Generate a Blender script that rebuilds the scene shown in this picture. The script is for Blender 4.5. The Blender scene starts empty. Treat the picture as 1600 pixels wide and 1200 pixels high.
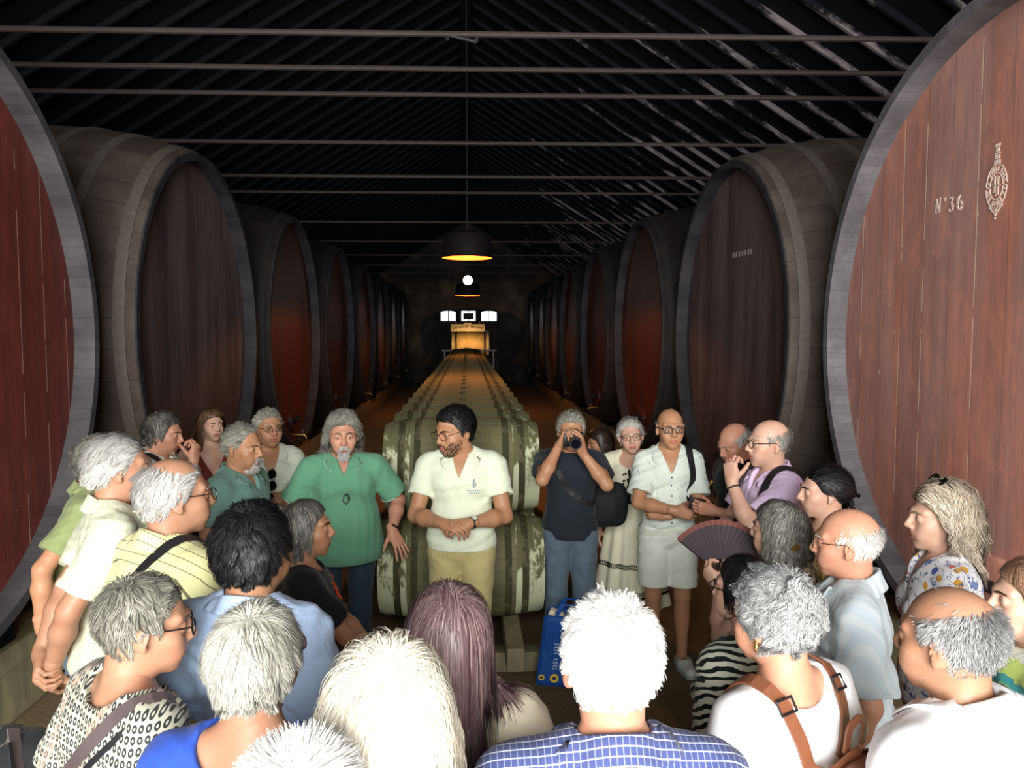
import bpy, bmesh, math, random
import numpy as np
from mathutils import Vector, Matrix

R = math.radians
SC = bpy.context.scene
COL = SC.collection

# ------------------------------------------------------------------ camera, world, light, exposure
CAM = np.array([0.0, 0.0, 2.2]); YAW = R(3.34); PITCH = R(-3.77); FPX = 1200.0
cam_data = bpy.data.cameras.new('camera')
cam_data.sensor_width = 36.0; cam_data.lens = 36.0 * FPX / 1600.0
cam_data.clip_start = 0.05; cam_data.clip_end = 200
cam = bpy.data.objects.new('camera', cam_data); COL.objects.link(cam)
cam.location = CAM
cam.rotation_euler = (R(90) + PITCH, 0, -YAW)
SC.camera = cam
_f = np.array([math.sin(YAW)*math.cos(PITCH), math.cos(YAW)*math.cos(PITCH), math.sin(PITCH)])
_r = np.array([math.cos(YAW), -math.sin(YAW), 0.0]); _u = np.cross(_r, _f)

def at(px, py, d):
    """the point seen at pixel (px, py) of the photograph, d metres in front of the camera"""
    return CAM + d*(_f + (px-800)/FPX*_r + (600-py)/FPX*_u)

SC.view_settings.view_transform = 'Standard'
SC.view_settings.look = 'None'
SC.view_settings.gamma = 1.0
SC.view_settings.exposure = 0.0
SC.view_settings.use_curve_mapping = False
SC.cycles.max_bounces = 6
SC.cycles.use_denoising = True

world = bpy.data.worlds.new('world'); SC.world = world; world.use_nodes = True
wb = world.node_tree.nodes['Background']
wb.inputs[0].default_value = (0.25, 0.35, 0.7, 1); wb.inputs[1].default_value = 0.02

# daylight coming in through the open cellar door behind the photographer; opening heightened to add fill over heads
DOOR_X0, DOOR_X1, DOOR_Y, DOOR_H = -2.6, 2.2, -4.8, 5.4
ld = bpy.data.lights.new('door_daylight', 'AREA'); ld.shape = 'RECTANGLE'
ld.size = DOOR_X1-DOOR_X0; ld.size_y = DOOR_H-0.1; ld.energy = 2080; ld.color = (1.0, 0.99, 0.95)
lo = bpy.data.objects.new('door_daylight', ld); COL.objects.link(lo)
lo.location = ((DOOR_X0+DOOR_X1)/2, DOOR_Y-0.25, DOOR_H/2+0.05); lo.rotation_euler = (R(90), 0, 0)

# ------------------------------------------------------------------ scene graph helpers
def props(o, label=None, cat=None, group=None, kind=None):
    if label: o['label'] = label
    if cat: o['category'] = cat
    if group: o['group'] = group
    if kind: o['kind'] = kind
    return o

def empty(name, loc=(0, 0, 0), rz=0.0, **k):
    o = bpy.data.objects.new(name, None); COL.objects.link(o)
    o.empty_display_size = 0.1
    o.location = loc; o.rotation_euler = (0, 0, rz)
    return props(o, **k)

def link(name, me, mat=None, parent=None, **k):
    o = bpy.data.objects.new(name, me); COL.objects.link(o)
    if mat is not None:
        for m in (mat if isinstance(mat, (list, tuple)) else [mat]):
            me.materials.append(m)
    if parent is not None: o.parent = parent
    return props(o, **k)

def mesh_np(name, V, F, smooth=True):
    """V (n,3); F (m,k) with a constant k"""
    V = np.asarray(V, np.float32); F = np.asarray(F, np.int32)
    me = bpy.data.meshes.new(name)
    n, k = F.shape
    me.vertices.add(len(V)); me.vertices.foreach_set('co', V.ravel())
    me.loops.add(n*k); me.loops.foreach_set('vertex_index', F.ravel())
    me.polygons.add(n)
    me.polygons.foreach_set('loop_start', np.arange(0, n*k, k, dtype=np.int32))
    me.polygons.foreach_set('use_smooth', np.full(n, smooth))
    me.update(calc_edges=True); me.validate()
    return me

class MB:
    """collects boxes, tubes and lathes into one mesh"""
    def __init__(self): self.bm = bmesh.new()
    def box(self, c, s, rot=None, bev=0.0):
        M = Matrix.Translation(c)
        if rot is not None: M = M @ rot.to_4x4()
        r = bmesh.ops.create_cube(self.bm, size=1.0, matrix=M @ Matrix.Diagonal((*s, 1)))
        if bev:
            es = {e for v in r['verts'] for e in v.link_edges}
            bmesh.ops.bevel(self.bm, geom=list(es), offset=bev, segments=2, affect='EDGES', profile=0.6)
        return self
    def rings(self, rings, closed=True, cap=True):
        """loft a list of rings (each a list of points)"""
        prev = None; first = None
        for ring in rings:
            vs = [self.bm.verts.new(p) for p in ring]
            if first is None: first = vs
            if prev:
                n = len(vs)
                for i in range(n if closed else n-1):
                    j = (i+1) % n
                    try: self.bm.faces.new((prev[i], prev[j], vs[j], vs[i]))
                    except ValueError: pass
            prev = vs
        if cap and closed:
            for vs in (list(reversed(first)), prev):
                try: self.bm.faces.new(vs)
                except ValueError: pass
        return self
    def tube(self, pts, r, n=8, loop=False):
        pts = [Vector(p) for p in pts]; m = len(pts); rr = r if hasattr(r, '__len__') else [r]*m
        rings = []; ref = None
        for i in range(m):
            a = pts[(i-1) % m] if (loop or i > 0) else pts[i]
            b = pts[(i+1) % m] if (loop or i < m-1) else pts[i]
            t = (b-a).normalized()
            if ref is None:
                ref = t.orthogonal().normalized()
            ref = (ref - t*ref.dot(t)).normalized(); q = t.cross(ref)
            rings.append([pts[i] + (ref*math.cos(2*math.pi*k/n) + q*math.sin(2*math.pi*k/n))*rr[i] for k in range(n)])
        if loop: rings.append(rings[0])
        self.rings(rings, cap=not loop)
        if loop: bmesh.ops.remove_doubles(self.bm, verts=self.bm.verts[:], dist=1e-6)
        return self
    def lathe(self, prof, n=48, axis='z', cap=False, c=(0, 0, 0)):
        """profile of (radius, along)"""
        rings = []
        for (r, t) in prof:
            ring = []
            for k in range(n):
                a = 2*math.pi*k/n; u, v = r*math.cos(a), r*math.sin(a)
                p = (u, v, t) if axis == 'z' else (t, u, v) if axis == 'x' else (v, t, u)
                ring.append((p[0]+c[0], p[1]+c[1], p[2]+c[2]))
            rings.append(ring)
        return self.rings(rings, cap=cap)
    def sphere(self, c, r, seg=16, scale=(1, 1, 1)):
        bmesh.ops.create_uvsphere(self.bm, u_segments=seg, v_segments=max(6, seg//2), radius=r,
                                  matrix=Matrix.Translation(c) @ Matrix.Diagonal((*scale, 1)))
        return self
    def poly(self, pts):
        vs = [self.bm.verts.new(p) for p in pts]
        self.bm.faces.new(vs); return self
    def mesh(self, name, smooth=True, angle=None):
        bmesh.ops.recalc_face_normals(self.bm, faces=self.bm.faces[:])
        me = bpy.data.meshes.new(name); self.bm.to_mesh(me); self.bm.free()
        if smooth:
            me.polygons.foreach_set('use_smooth', [True]*len(me.polygons))
            me.set_sharp_from_angle(angle=R(35 if angle is None else angle))
        me.update(); return me
    def build(self, name, mat=None, parent=None, smooth=True, **k):
        return link(name, self.mesh(name, smooth), mat, parent, **k)

def solidify(o, t, offset=0):
    m = o.modifiers.new('thick', 'SOLIDIFY'); m.thickness = t; m.offset = offset
    return o

def copy_tree(o, parent=None):
    c = o.copy(); COL.objects.link(c); c.parent = parent
    for ch in list(o.children): copy_tree(ch, c)
    return c

# ------------------------------------------------------------------ materials
def lin(c):
    return tuple((x/12.92 if x <= 0.04045 else ((x+0.055)/1.055)**2.4) for x in c)
def rgb(r, g, b): return lin((r/255, g/255, b/255))

class NT:
    def __init__(self, name):
        self.m = bpy.data.materials.new(name); self.m.use_nodes = True
        self.t = self.m.node_tree; self.N = self.t.nodes; self.L = self.t.links
        self.b = self.N['Principled BSDF']
        self._tc = None
    def n(self, typ, **k):
        x = self.N.new(typ)
        for a, v in k.items(): setattr(x, a, v)
        return x
    def set(self, sock, v):
        if v is None: return
        if isinstance(v, bpy.types.NodeSocket): self.L.new(v, sock)
        else:
            if hasattr(v, '__len__') and len(v) == 3 and sock.type == 'RGBA': v = (*v, 1)
            sock.default_value = v
    def co(self):
        if self._tc is None: self._tc = self.n('ShaderNodeTexCoord').outputs['Object']
        return self._tc
    def xyz(self, v=None):
        s = self.n('ShaderNodeSeparateXYZ'); self.set(s.inputs[0], v or self.co()); return s.outputs
    def comb(self, x=0, y=0, z=0):
        s = self.n('ShaderNodeCombineXYZ')
        for i, v in enumerate((x, y, z)): self.set(s.inputs[i], v)
        return s.outputs[0]
    def ma(self, op, a, b=None, c=None, clamp=False):
        s = self.n('ShaderNodeMath', operation=op); s.use_clamp = clamp
        for i, v in enumerate((a, b, c)): self.set(s.inputs[i], v)
        return s.outputs[0]
    def scale(self, v, s):
        m = self.n('ShaderNodeMapping'); self.set(m.inputs[0], v or self.co()); m.inputs['Scale'].default_value = s
        return m.outputs[0]
    def noise(self, scale=5, detail=3, rough=0.5, v=None, dist=0.0):
        x = self.n('ShaderNodeTexNoise'); self.set(x.inputs['Vector'], v or self.co())
        x.inputs['Scale'].default_value = scale; x.inputs['Detail'].default_value = detail
        x.inputs['Roughness'].default_value = rough; x.inputs['Distortion'].default_value = dist
        return x.outputs[0]
    def voro(self, scale=5, v=None, feature='F1', out='Distance', rnd=1.0):
        x = self.n('ShaderNodeTexVoronoi', feature=feature); self.set(x.inputs['Vector'], v or self.co())
        x.inputs['Scale'].default_value = scale; x.inputs['Randomness'].default_value = rnd
        return x.outputs[out]
    def white(self, v):
        x = self.n('ShaderNodeTexWhiteNoise', noise_dimensions='1D'); self.set(x.inputs['W'], v)
        return x.outputs[0]
    def ramp(self, f, stops, const=False):
        x = self.n('ShaderNodeValToRGB'); self.set(x.inputs[0], f)
        cr = x.color_ramp; cr.interpolation = 'CONSTANT' if const else 'LINEAR'
        while len(cr.elements) < len(stops): cr.elements.new(0.5)
        for e, (p, c) in zip(cr.elements, stops):
            e.position = p; e.color = (*c, 1) if hasattr(c, '__len__') else (c, c, c, 1)
        return x.outputs[0]
    def mix(self, f, a, b, mode='MIX'):
        x = self.n('ShaderNodeMix', data_type='RGBA', blend_type=mode)
        self.set(x.inputs[0], f); self.set(x.inputs[6], a); self.set(x.inputs[7], b)
        return x.outputs[2]
    def bump(self, h, strength=0.5, dist=0.01):
        x = self.n('ShaderNodeBump'); x.inputs['Strength'].default_value = strength
        x.inputs['Distance'].default_value = dist; self.set(x.inputs['Height'], h)
        self.L.new(x.outputs[0], self.b.inputs['Normal'])
    def out(self, col=None, rough=None, metal=None, spec=None):
        self.set(self.b.inputs['Base Color'], col); self.set(self.b.inputs['Roughness'], rough)
        self.set(self.b.inputs['Metallic'], metal); self.set(self.b.inputs['Specular IOR Level'], spec)
        return self.m

def plain(name, col, rough=0.6, metal=0.0, spec=0.4, var=0.12):
    t = NT(name)
    f = t.noise(30, 3)
    c = t.mix(f, tuple(x*(1-var) for x in col), tuple(min(1, x*(1+var)) for x in col))
    return t.out(c, rough, metal, spec)

def emit(name, col, s):
    t = NT(name); t.set(t.b.inputs['Base Color'], (0, 0, 0)); t.set(t.b.inputs['Emission Color'], col)
    t.b.inputs['Emission Strength'].default_value = s
    return t.m

def glass(name, col=(1, 1, 1), rough=0.0):
    t = NT(name); t.out(col, rough); t.b.inputs['Transmission Weight'].default_value = 1.0
    t.b.inputs['IOR'].default_value = 1.1
    return t.m

def cloth(name, col, wr=0.5, var=0.06, rough=0.85, pattern=None):
    """woven cloth with soft folds; pattern(t, base) may return another colour"""
    t = NT(name)
    weave = t.noise(260, 2)
    soft = t.noise(7, 3, 0.55, v=t.scale(None, (1, 1, 0.55)), dist=1.2)
    c = t.mix(t.noise(14, 3), tuple(x*(1-var) for x in col), tuple(min(1, x*(1+var)) for x in col))
    if pattern: c = pattern(t, c)
    h = t.ma('ADD', t.ma('MULTIPLY', soft, 1.0), t.ma('MULTIPLY', weave, 0.05))
    t.bump(h, wr, 0.02)
    t.b.inputs['Sheen Weight'].default_value = 0.1
    return t.out(c, rough, 0, 0.2)
# ------------------------------------------------------------------ room materials
def wood_planks(name, base, alt, axis, width, streak=0.5, drip=None, grey=None, rough=0.6, lines=0.0):
    """boards side by side along one axis, grain running along z"""
    t = NT(name); o = t.xyz()
    u = t.ma('DIVIDE', o[axis], width)
    idx = t.ma('FLOOR', u); fr = t.ma('FRACT', u)
    rnd = t.white(idx)
    gv = t.comb(t.ma('MULTIPLY', o[0], 1.0), t.ma('MULTIPLY', o[1], 1.0), t.ma('MULTIPLY', o[2], 0.06))
    grain = t.noise(26, 4, 0.6, v=gv)
    big = t.noise(1.3, 3, v=t.scale(None, (2.2, 2.2, 0.35)))
    c = t.mix(rnd, base, alt)
    c = t.mix(t.ma('MULTIPLY', grain, streak), c, tuple(x*0.42 for x in base))
    if grey: c = t.mix(t.ramp(big, [(0.42, 0.0), (0.66, 0.75)]), c, grey)
    stain = t.noise(5.0, 5, 0.62, v=t.scale(None, (1.6, 1.6, 0.22)))
    c = t.mix(t.ma('MULTIPLY', t.ramp(stain, [(0.46, 0), (0.62, 1)]), 0.4), c, tuple(x*0.55 for x in alt))
    c = t.mix(t.ma('MULTIPLY', t.ramp(t.noise(9, 5, 0.65, v=t.scale(None, (1, 1, 0.5))), [(0.5, 0), (0.7, 1)]), 0.28), c, tuple(min(1, x*1.5) for x in base))
    seam = t.ma('LESS_THAN', fr, 0.025)
    c = t.mix(t.ma('MULTIPLY', seam, 0.45), c, tuple(x*0.3 for x in base))
    if drip:
        on = t.ma('LESS_THAN', t.ma('ABSOLUTE', t.ma('SUBTRACT', fr, 0.045)), 0.018)
        brk = t.ma('GREATER_THAN', t.noise(3.0, 3, v=t.comb(t.ma('MULTIPLY', idx, 3.7), 0, o[2])), 0.44)
        which = t.ma('GREATER_THAN', t.white(t.ma('ADD', idx, 17.3)), 0.25)
        c = t.mix(t.ma('MULTIPLY', t.ma('MULTIPLY', on, brk), t.ma('MULTIPLY', which, 0.8)), c, drip)
        spk = t.ma('LESS_THAN', t.voro(6.5, v=t.scale(None, (1, 1, 0.6))), 0.055)
        c = t.mix(t.ma('MULTIPLY', spk, 0.7), c, drip)
    t.bump(t.ma('SUBTRACT', t.ma('MULTIPLY', grain, 0.3), seam), 0.5, 0.01)
    return t.out(c, rough, 0, 0.35)

def stave_mat(name, base, alt, dust, n=46, rough=0.75, seam_k=0.35):
    """staves around an x axis; worn and dusty"""
    t = NT(name); o = t.xyz()
    ang = t.ma('ARCTAN2', o[1], o[2])
    u = t.ma('MULTIPLY', ang, n/(2*math.pi)); idx = t.ma('FLOOR', u); fr = t.ma('FRACT', u)
    rnd = t.white(idx)
    grain = t.noise(30, 4, 0.6, v=t.scale(None, (0.08, 1, 1)))
    big = t.noise(3.5, 4, 0.6)
    c = t.mix(rnd, base, alt)
    c = t.mix(t.ma('MULTIPLY', grain, 0.6), c, tuple(x*0.4 for x in base))
    c = t.mix(t.ramp(big, [(0.4, 0.0), (0.7, 0.8)]), c, dust)
    c = t.mix(t.ma('MULTIPLY', t.ramp(t.noise(14, 5, 0.65), [(0.5, 0), (0.68, 1)]), 0.45), c, tuple(x*0.5 for x in base))
    seam = t.ma('LESS_THAN', fr, 0.05)
    c = t.mix(t.ma('MULTIPLY', seam, seam_k), c, tuple(x*0.25 for x in base))
    t.bump(t.ma('SUBTRACT', t.ma('MULTIPLY', grain, 0.4), t.ma('MULTIPLY', seam, seam_k)), 0.4, 0.006)
    return t.out(c, rough, 0, 0.25)

M = {}
M['cask_head'] = wood_planks('cask head wood', rgb(196, 130, 110), rgb(168, 122, 112), 1, 0.21, 0.5, grey=rgb(166, 132, 126), drip=rgb(214, 186, 168), rough=0.5)
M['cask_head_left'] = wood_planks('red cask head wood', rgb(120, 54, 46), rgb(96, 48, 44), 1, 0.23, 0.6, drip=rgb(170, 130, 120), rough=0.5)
M['cask_head_grey'] = wood_planks('grey brown cask head wood', rgb(92, 74, 74), rgb(74, 62, 66), 1, 0.2, 0.6, grey=rgb(110, 100, 100), rough=0.55)
M['cask_head_shaded'] = wood_planks('red cask head wood with painted shade', rgb(92, 42, 32), rgb(70, 36, 30), 1, 0.2, 0.6, grey=rgb(60, 44, 42), rough=0.5)  # for the far casks: fading light painted into the wood colour
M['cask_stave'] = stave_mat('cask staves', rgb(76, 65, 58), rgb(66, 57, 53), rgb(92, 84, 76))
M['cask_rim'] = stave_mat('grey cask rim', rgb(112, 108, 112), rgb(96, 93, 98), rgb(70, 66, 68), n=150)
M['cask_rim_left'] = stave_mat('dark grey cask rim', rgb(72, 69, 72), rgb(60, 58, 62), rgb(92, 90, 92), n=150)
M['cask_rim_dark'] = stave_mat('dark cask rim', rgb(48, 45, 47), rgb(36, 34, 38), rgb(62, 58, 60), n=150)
M['cask_stave_shaded'] = stave_mat('cask staves with painted shade', rgb(40, 34, 32), rgb(32, 28, 28), rgb(48, 44, 42))  # shaded copy of the staves, light falloff with distance put into the colour
M['cask_hoop_shaded'] = plain('flat hoop with painted shade', rgb(36, 33, 32), 0.7, var=0.3)  # hoop copy darkened to imitate the dimmer far end
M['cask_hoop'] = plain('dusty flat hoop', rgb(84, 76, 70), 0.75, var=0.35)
M['iron'] = plain('dark iron', rgb(46, 44, 46), 0.6, 0.6, var=0.4)
M['paint_white'] = plain('worn white paint', rgb(226, 206, 190), 0.7)
M['barrel'] = stave_mat('old barrel staves', rgb(114, 112, 78), rgb(92, 92, 64), rgb(128, 126, 94), n=26)
def _worn(t, c): return c
def worn_paint(name, paint, under, top=0.0):
    t = NT(name)
    f = t.ma('ADD', t.noise(16, 5, 0.65, v=t.scale(None, (1, 0.5, 0.5))), t.ma('MULTIPLY', t.noise(60, 3, 0.6), 0.2))
    if top: f = t.ma('ADD', f, t.ma('MULTIPLY', t.ma('ADD', t.xyz()[2], 0.02), top))   # dust and moss settle on the upper side
    c = t.mix(t.ramp(f, [(0.62, 0.0), (0.72, 1.0)]), t.mix(t.noise(16, 3), paint, tuple(x*0.75 for x in paint)), under)
    return t.out(c, 0.8, 0, 0.2)
M['barrel_band'] = worn_paint('pale worn painted barrel end', rgb(206, 210, 176), rgb(98, 98, 68), 0.7)
M['barrel_hoop'] = worn_paint('rusted hoop', rgb(66, 66, 44), rgb(96, 92, 70))
M['beam'] = wood_planks('weathered beam', rgb(150, 142, 110), rgb(132, 126, 100), 2, 0.3, 0.6)
def floor_mat():
    t = NT('packed earth floor')
    a = t.noise(2.2, 5, 0.6); b = t.noise(40, 4, 0.6)
    c = t.mix(a, rgb(116, 100, 74), rgb(150, 132, 102)); c = t.mix(t.ma('MULTIPLY', b, 0.5), c, rgb(84, 72, 54))
    t.bump(b, 0.5, 0.01); return t.out(c, 0.9, 0, 0.15)
M['floor'] = floor_mat()
def peel(name, dark, white, lo, hi, sc=2.0, stretch=(0.35, 1.0, 0.35), eave=None, vary=False):
    t = NT(name); v0 = t.scale(None, stretch)
    if vary:
        a_ = t.n('ShaderNodeVectorMath', operation='ADD'); t.set(a_.inputs[0], v0); oi = t.n('ShaderNodeObjectInfo'); t.set(a_.inputs[1], t.ma('MULTIPLY', oi.outputs['Random'], 90.0)); v0 = a_.outputs[0]
    f = t.ma('ADD', t.noise(sc, 5, 0.62, v=v0), t.ma('MULTIPLY', t.noise(26, 4, 0.6), 0.12))
    if eave: f = t.ma('ADD', f, t.ma('MULTIPLY', t.ma('SUBTRACT', t.xyz()[0], eave[0]), eave[1]))
    c = t.mix(t.ramp(f, [(lo, 0.0), (hi, 1.0)]), t.mix(t.noise(8, 3), dark, tuple(x*0.6 for x in dark)), white)
    t.bump(f, 0.3, 0.01); return t.out(c, 0.85, 0, 0.2)
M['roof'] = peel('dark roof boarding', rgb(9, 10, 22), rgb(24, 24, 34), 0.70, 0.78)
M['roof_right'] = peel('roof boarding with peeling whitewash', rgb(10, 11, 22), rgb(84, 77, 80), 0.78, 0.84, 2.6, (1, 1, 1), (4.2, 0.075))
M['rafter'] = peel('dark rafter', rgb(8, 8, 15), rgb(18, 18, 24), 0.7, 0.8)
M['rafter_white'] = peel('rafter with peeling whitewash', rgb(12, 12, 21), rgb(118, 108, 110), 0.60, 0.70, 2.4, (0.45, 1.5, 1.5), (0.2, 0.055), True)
M['wall'] = peel('dark plaster wall', rgb(54, 50, 50), rgb(84, 78, 74), 0.55, 0.75)
M['rod'] = plain('rusted tie rod', rgb(52, 43, 42), 0.7, 0.0, var=0.3)

# ------------------------------------------------------------------ room shell
Y0, Y1, XW = DOOR_Y, 34.0, 5.2
RIDGE, SLOPE = 7.1, 0.62
def roof_z(x): return RIDGE - SLOPE*abs(x)
mb = MB(); mb.box((0, (Y0+Y1)/2, -0.05), (2*XW+0.4, Y1-Y0+6, 0.1)); mb.build('floor', M['floor'], kind='structure')
for sx, nm in ((-1, 'left'), (1, 'right')):
    mb = MB(); mb.box((sx*(XW+0.1), (Y0+Y1)/2, 2.05), (0.2, Y1-Y0, 4.1)); mb.build('wall_'+nm, M['wall'], kind='structure')
    L = math.hypot(XW+0.3, SLOPE*(XW+0.3)); a = math.atan(SLOPE)
    mb = MB()
    mb.box((sx*(XW+0.3)/2, (Y0+Y1)/2, RIDGE-SLOPE*(XW+0.3)/2+0.06), (L, Y1-Y0, 0.08), Matrix.Rotation(sx*a, 3, 'Y'))
    mb.build('ceiling_'+nm, M['roof_right' if sx > 0 else 'roof'], kind='structure')
def gable(name, y, holes, t=0.2):
    """end wall with rectangular openings (x0,x1,z0,z1), built from strips"""
    mb = MB(); xs = sorted({-XW, XW} | {h[0] for h in holes} | {h[1] for h in holes})
    for x0, x1 in zip(xs[:-1], xs[1:]):
        hs = sorted([h for h in holes if h[0] <= x0+1e-6 and h[1] >= x1-1e-6], key=lambda h: h[2])
        z = 0
        for h in hs:
            if h[2] > z: mb.box(((x0+x1)/2, y, (z+h[2])/2), (x1-x0, t, h[2]-z))
            z = h[3]
        n = 8 if x1-x0 > 2 else 3
        for i in range(n):
            a0 = x0+(x1-x0)*i/n; a1 = x0+(x1-x0)*(i+1)/n
            t0, t1 = min(RIDGE, roof_z(a0)+0.02), min(RIDGE, roof_z(a1)+0.02)
            mb.rings([[(a0, y-t/2, z), (a1, y-t/2, z), (a1, y-t/2, t1), (a0, y-t/2, t0)],
                      [(a0, y+t/2, z), (a1, y+t/2, z), (a1, y+t/2, t1), (a0, y+t/2, t0)]])
    return mb.build(name, M['wall'], kind='structure', smooth=False)
gable('wall_front', DOOR_Y-0.1, [(DOOR_X0, DOOR_X1, 0.0, DOOR_H)])
YB = 34.0
def bx(px): return float(at(px, 495, YB-0.1)[0])
def bz(py): return float(at(730, py, YB-0.1)[2])
wins = [(bx(688), bx(713)), (bx(720), bx(744)), (bx(751), bx(777))]
gable('wall_back', YB+0.1, [(a, b, bz(503), bz(486)) for a, b in wins])
M['daylight'] = emit('bright daylight pane', (0.95, 0.95, 1.0), 3.0)
M['frame_dark'] = plain('dark window frame', rgb(20, 18, 26), 0.6)
for i, (a, b) in enumerate(wins):
    z0, z1 = bz(503), bz(486); w = empty('window_%d' % (i+1), ((a+b)/2, YB, z0), kind='structure')
    mb = MB(); hw = (b-a)/2; hh = z1-z0
    arch = 0.0 if i == 1 else 0.09
    pts = [(-hw, 0.12, 0), (hw, 0.12, 0)] + [(hw*math.cos(t), 0.12, hh-arch+arch*math.sin(t)) for t in np.linspace(0, math.pi, 13)]
    mb.poly(pts); mb.build('pane', M['daylight'], w)
    fr = MB()
    fr.box((0, 0.08, hh/2), (0.04, 0.05, hh)); fr.box((0, 0.08, 0.02), (2*hw, 0.05, 0.04))
    fr.box((-hw+0.015, 0.08, hh/2), (0.03, 0.05, hh)); fr.box((hw-0.015, 0.08, hh/2), (0.03, 0.05, hh))
    if arch:
        for s in (-1, 1):
            fr.rings([[(s*hw*1.02, y, hh-arch), (s*hw*1.02, y, hh+0.02), (0, y, hh+0.02)] + [(s*hw*math.sin(t), y, hh-arch+arch*math.cos(t)) for t in np.linspace(0, math.pi/2, 7)] for y in (0.05, 0.11)])
    else:
        fr.box((0, 0.05, hh*0.52), (hw*1.36, 0.04, hh*0.56)); fr.box((0, 0.05, hh*0.12), (0.05, 0.04, hh*0.3))
    fr.build('window_frame', M['frame_dark'], w)
    if i != 1:
        MB().box((0, -0.14, -0.035), (2*hw+0.08, 0.1, 0.05)).build('window_sill', M['rod'], w)
# rafters and tie rods
rm = {}
for sx in (-1, 1):
    mb = MB(); L = math.hypot(XW-0.05, SLOPE*(XW-0.05))
    mb.box((0, 0, 0), (L, 0.05, 0.06), bev=0.006)
    rm[sx] = mb.mesh('roof_rafter'); rm[sx].materials.append(M['rafter_white' if sx > 0 else 'rafter'])
for sx in (-1, 1):
    y = Y0+0.3; k = 0
    while y < Y1-0.2:
        o = link('roof_rafter', rm[sx]); props(o, kind='structure', group='rafters under the roof')
        o.location = (sx*XW/2, y, roof_z(XW/2)-0.022); o.rotation_euler = (0, sx*math.atan(SLOPE), 0)
        y += 0.52; k += 1
MB().box((0, (Y0+Y1)/2, RIDGE-0.16), (0.14, Y1-Y0-0.1, 0.24), bev=0.01).build('ridge_beam', M['rafter'], kind='structure')
ROD_Z = 4.25
rodm = MB(); rodm.tube([(-4.55, 0, 0), (4.55, 0, 0)], 0.021, 8)
for s in (-1, 1): rodm.tube([(s*4.5, 0, 0), (s*4.62, 0, 0)], 0.035, 8)
rodm = rodm.mesh('tie_rod'); rodm.materials.append(M['rod'])
for i, y in enumerate((5.43, 6.13, 6.78, 8.46, 10.25, 11.4, 14.4, 17.4, 20.4, 23.4, 26.4, 29.4)):
    nm = ('first', 'second', 'third', 'fourth', 'fifth', 'sixth')
    o = link('tie_rod', rodm)
    o.location = (0, y, ROD_Z); o.rotation_euler = (0, 0, -R(1.6))
    if i < 6: props(o, 'rusty iron roof tie rod crossing the cellar, %s from the top of the photo' % nm[i], 'tie rod', 'iron tie rods across the cellar')
    else: props(o, 'rusty iron tie rod in the dark near the pendant lamps, %s counted from the entrance' % ('seventh', 'eighth', 'ninth', 'tenth', 'eleventh', 'twelfth')[i-6], 'tie rod', 'iron tie rods across the cellar')
# small iron bracket hanging from the second rod's centre
mb = MB(); p = at(722, 58, 5.4)
mb.tube([(p[0]-0.12, 5.43, ROD_Z), (p[0]+0.1, 5.43, ROD_Z-0.05)], 0.014).tube([(p[0]+0.1, 5.43, ROD_Z-0.05), (p[0]+0.1, 5.43, ROD_Z)], 0.014).tube([(p[0]-0.1, 5.43, ROD_Z), (p[0]-0.1, 5.43, ROD_Z-0.045)], 0.012)
mb.build('rod_bracket', M['iron'], label='small iron bracket under the middle of the topmost tie rod', cat='bracket')

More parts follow.
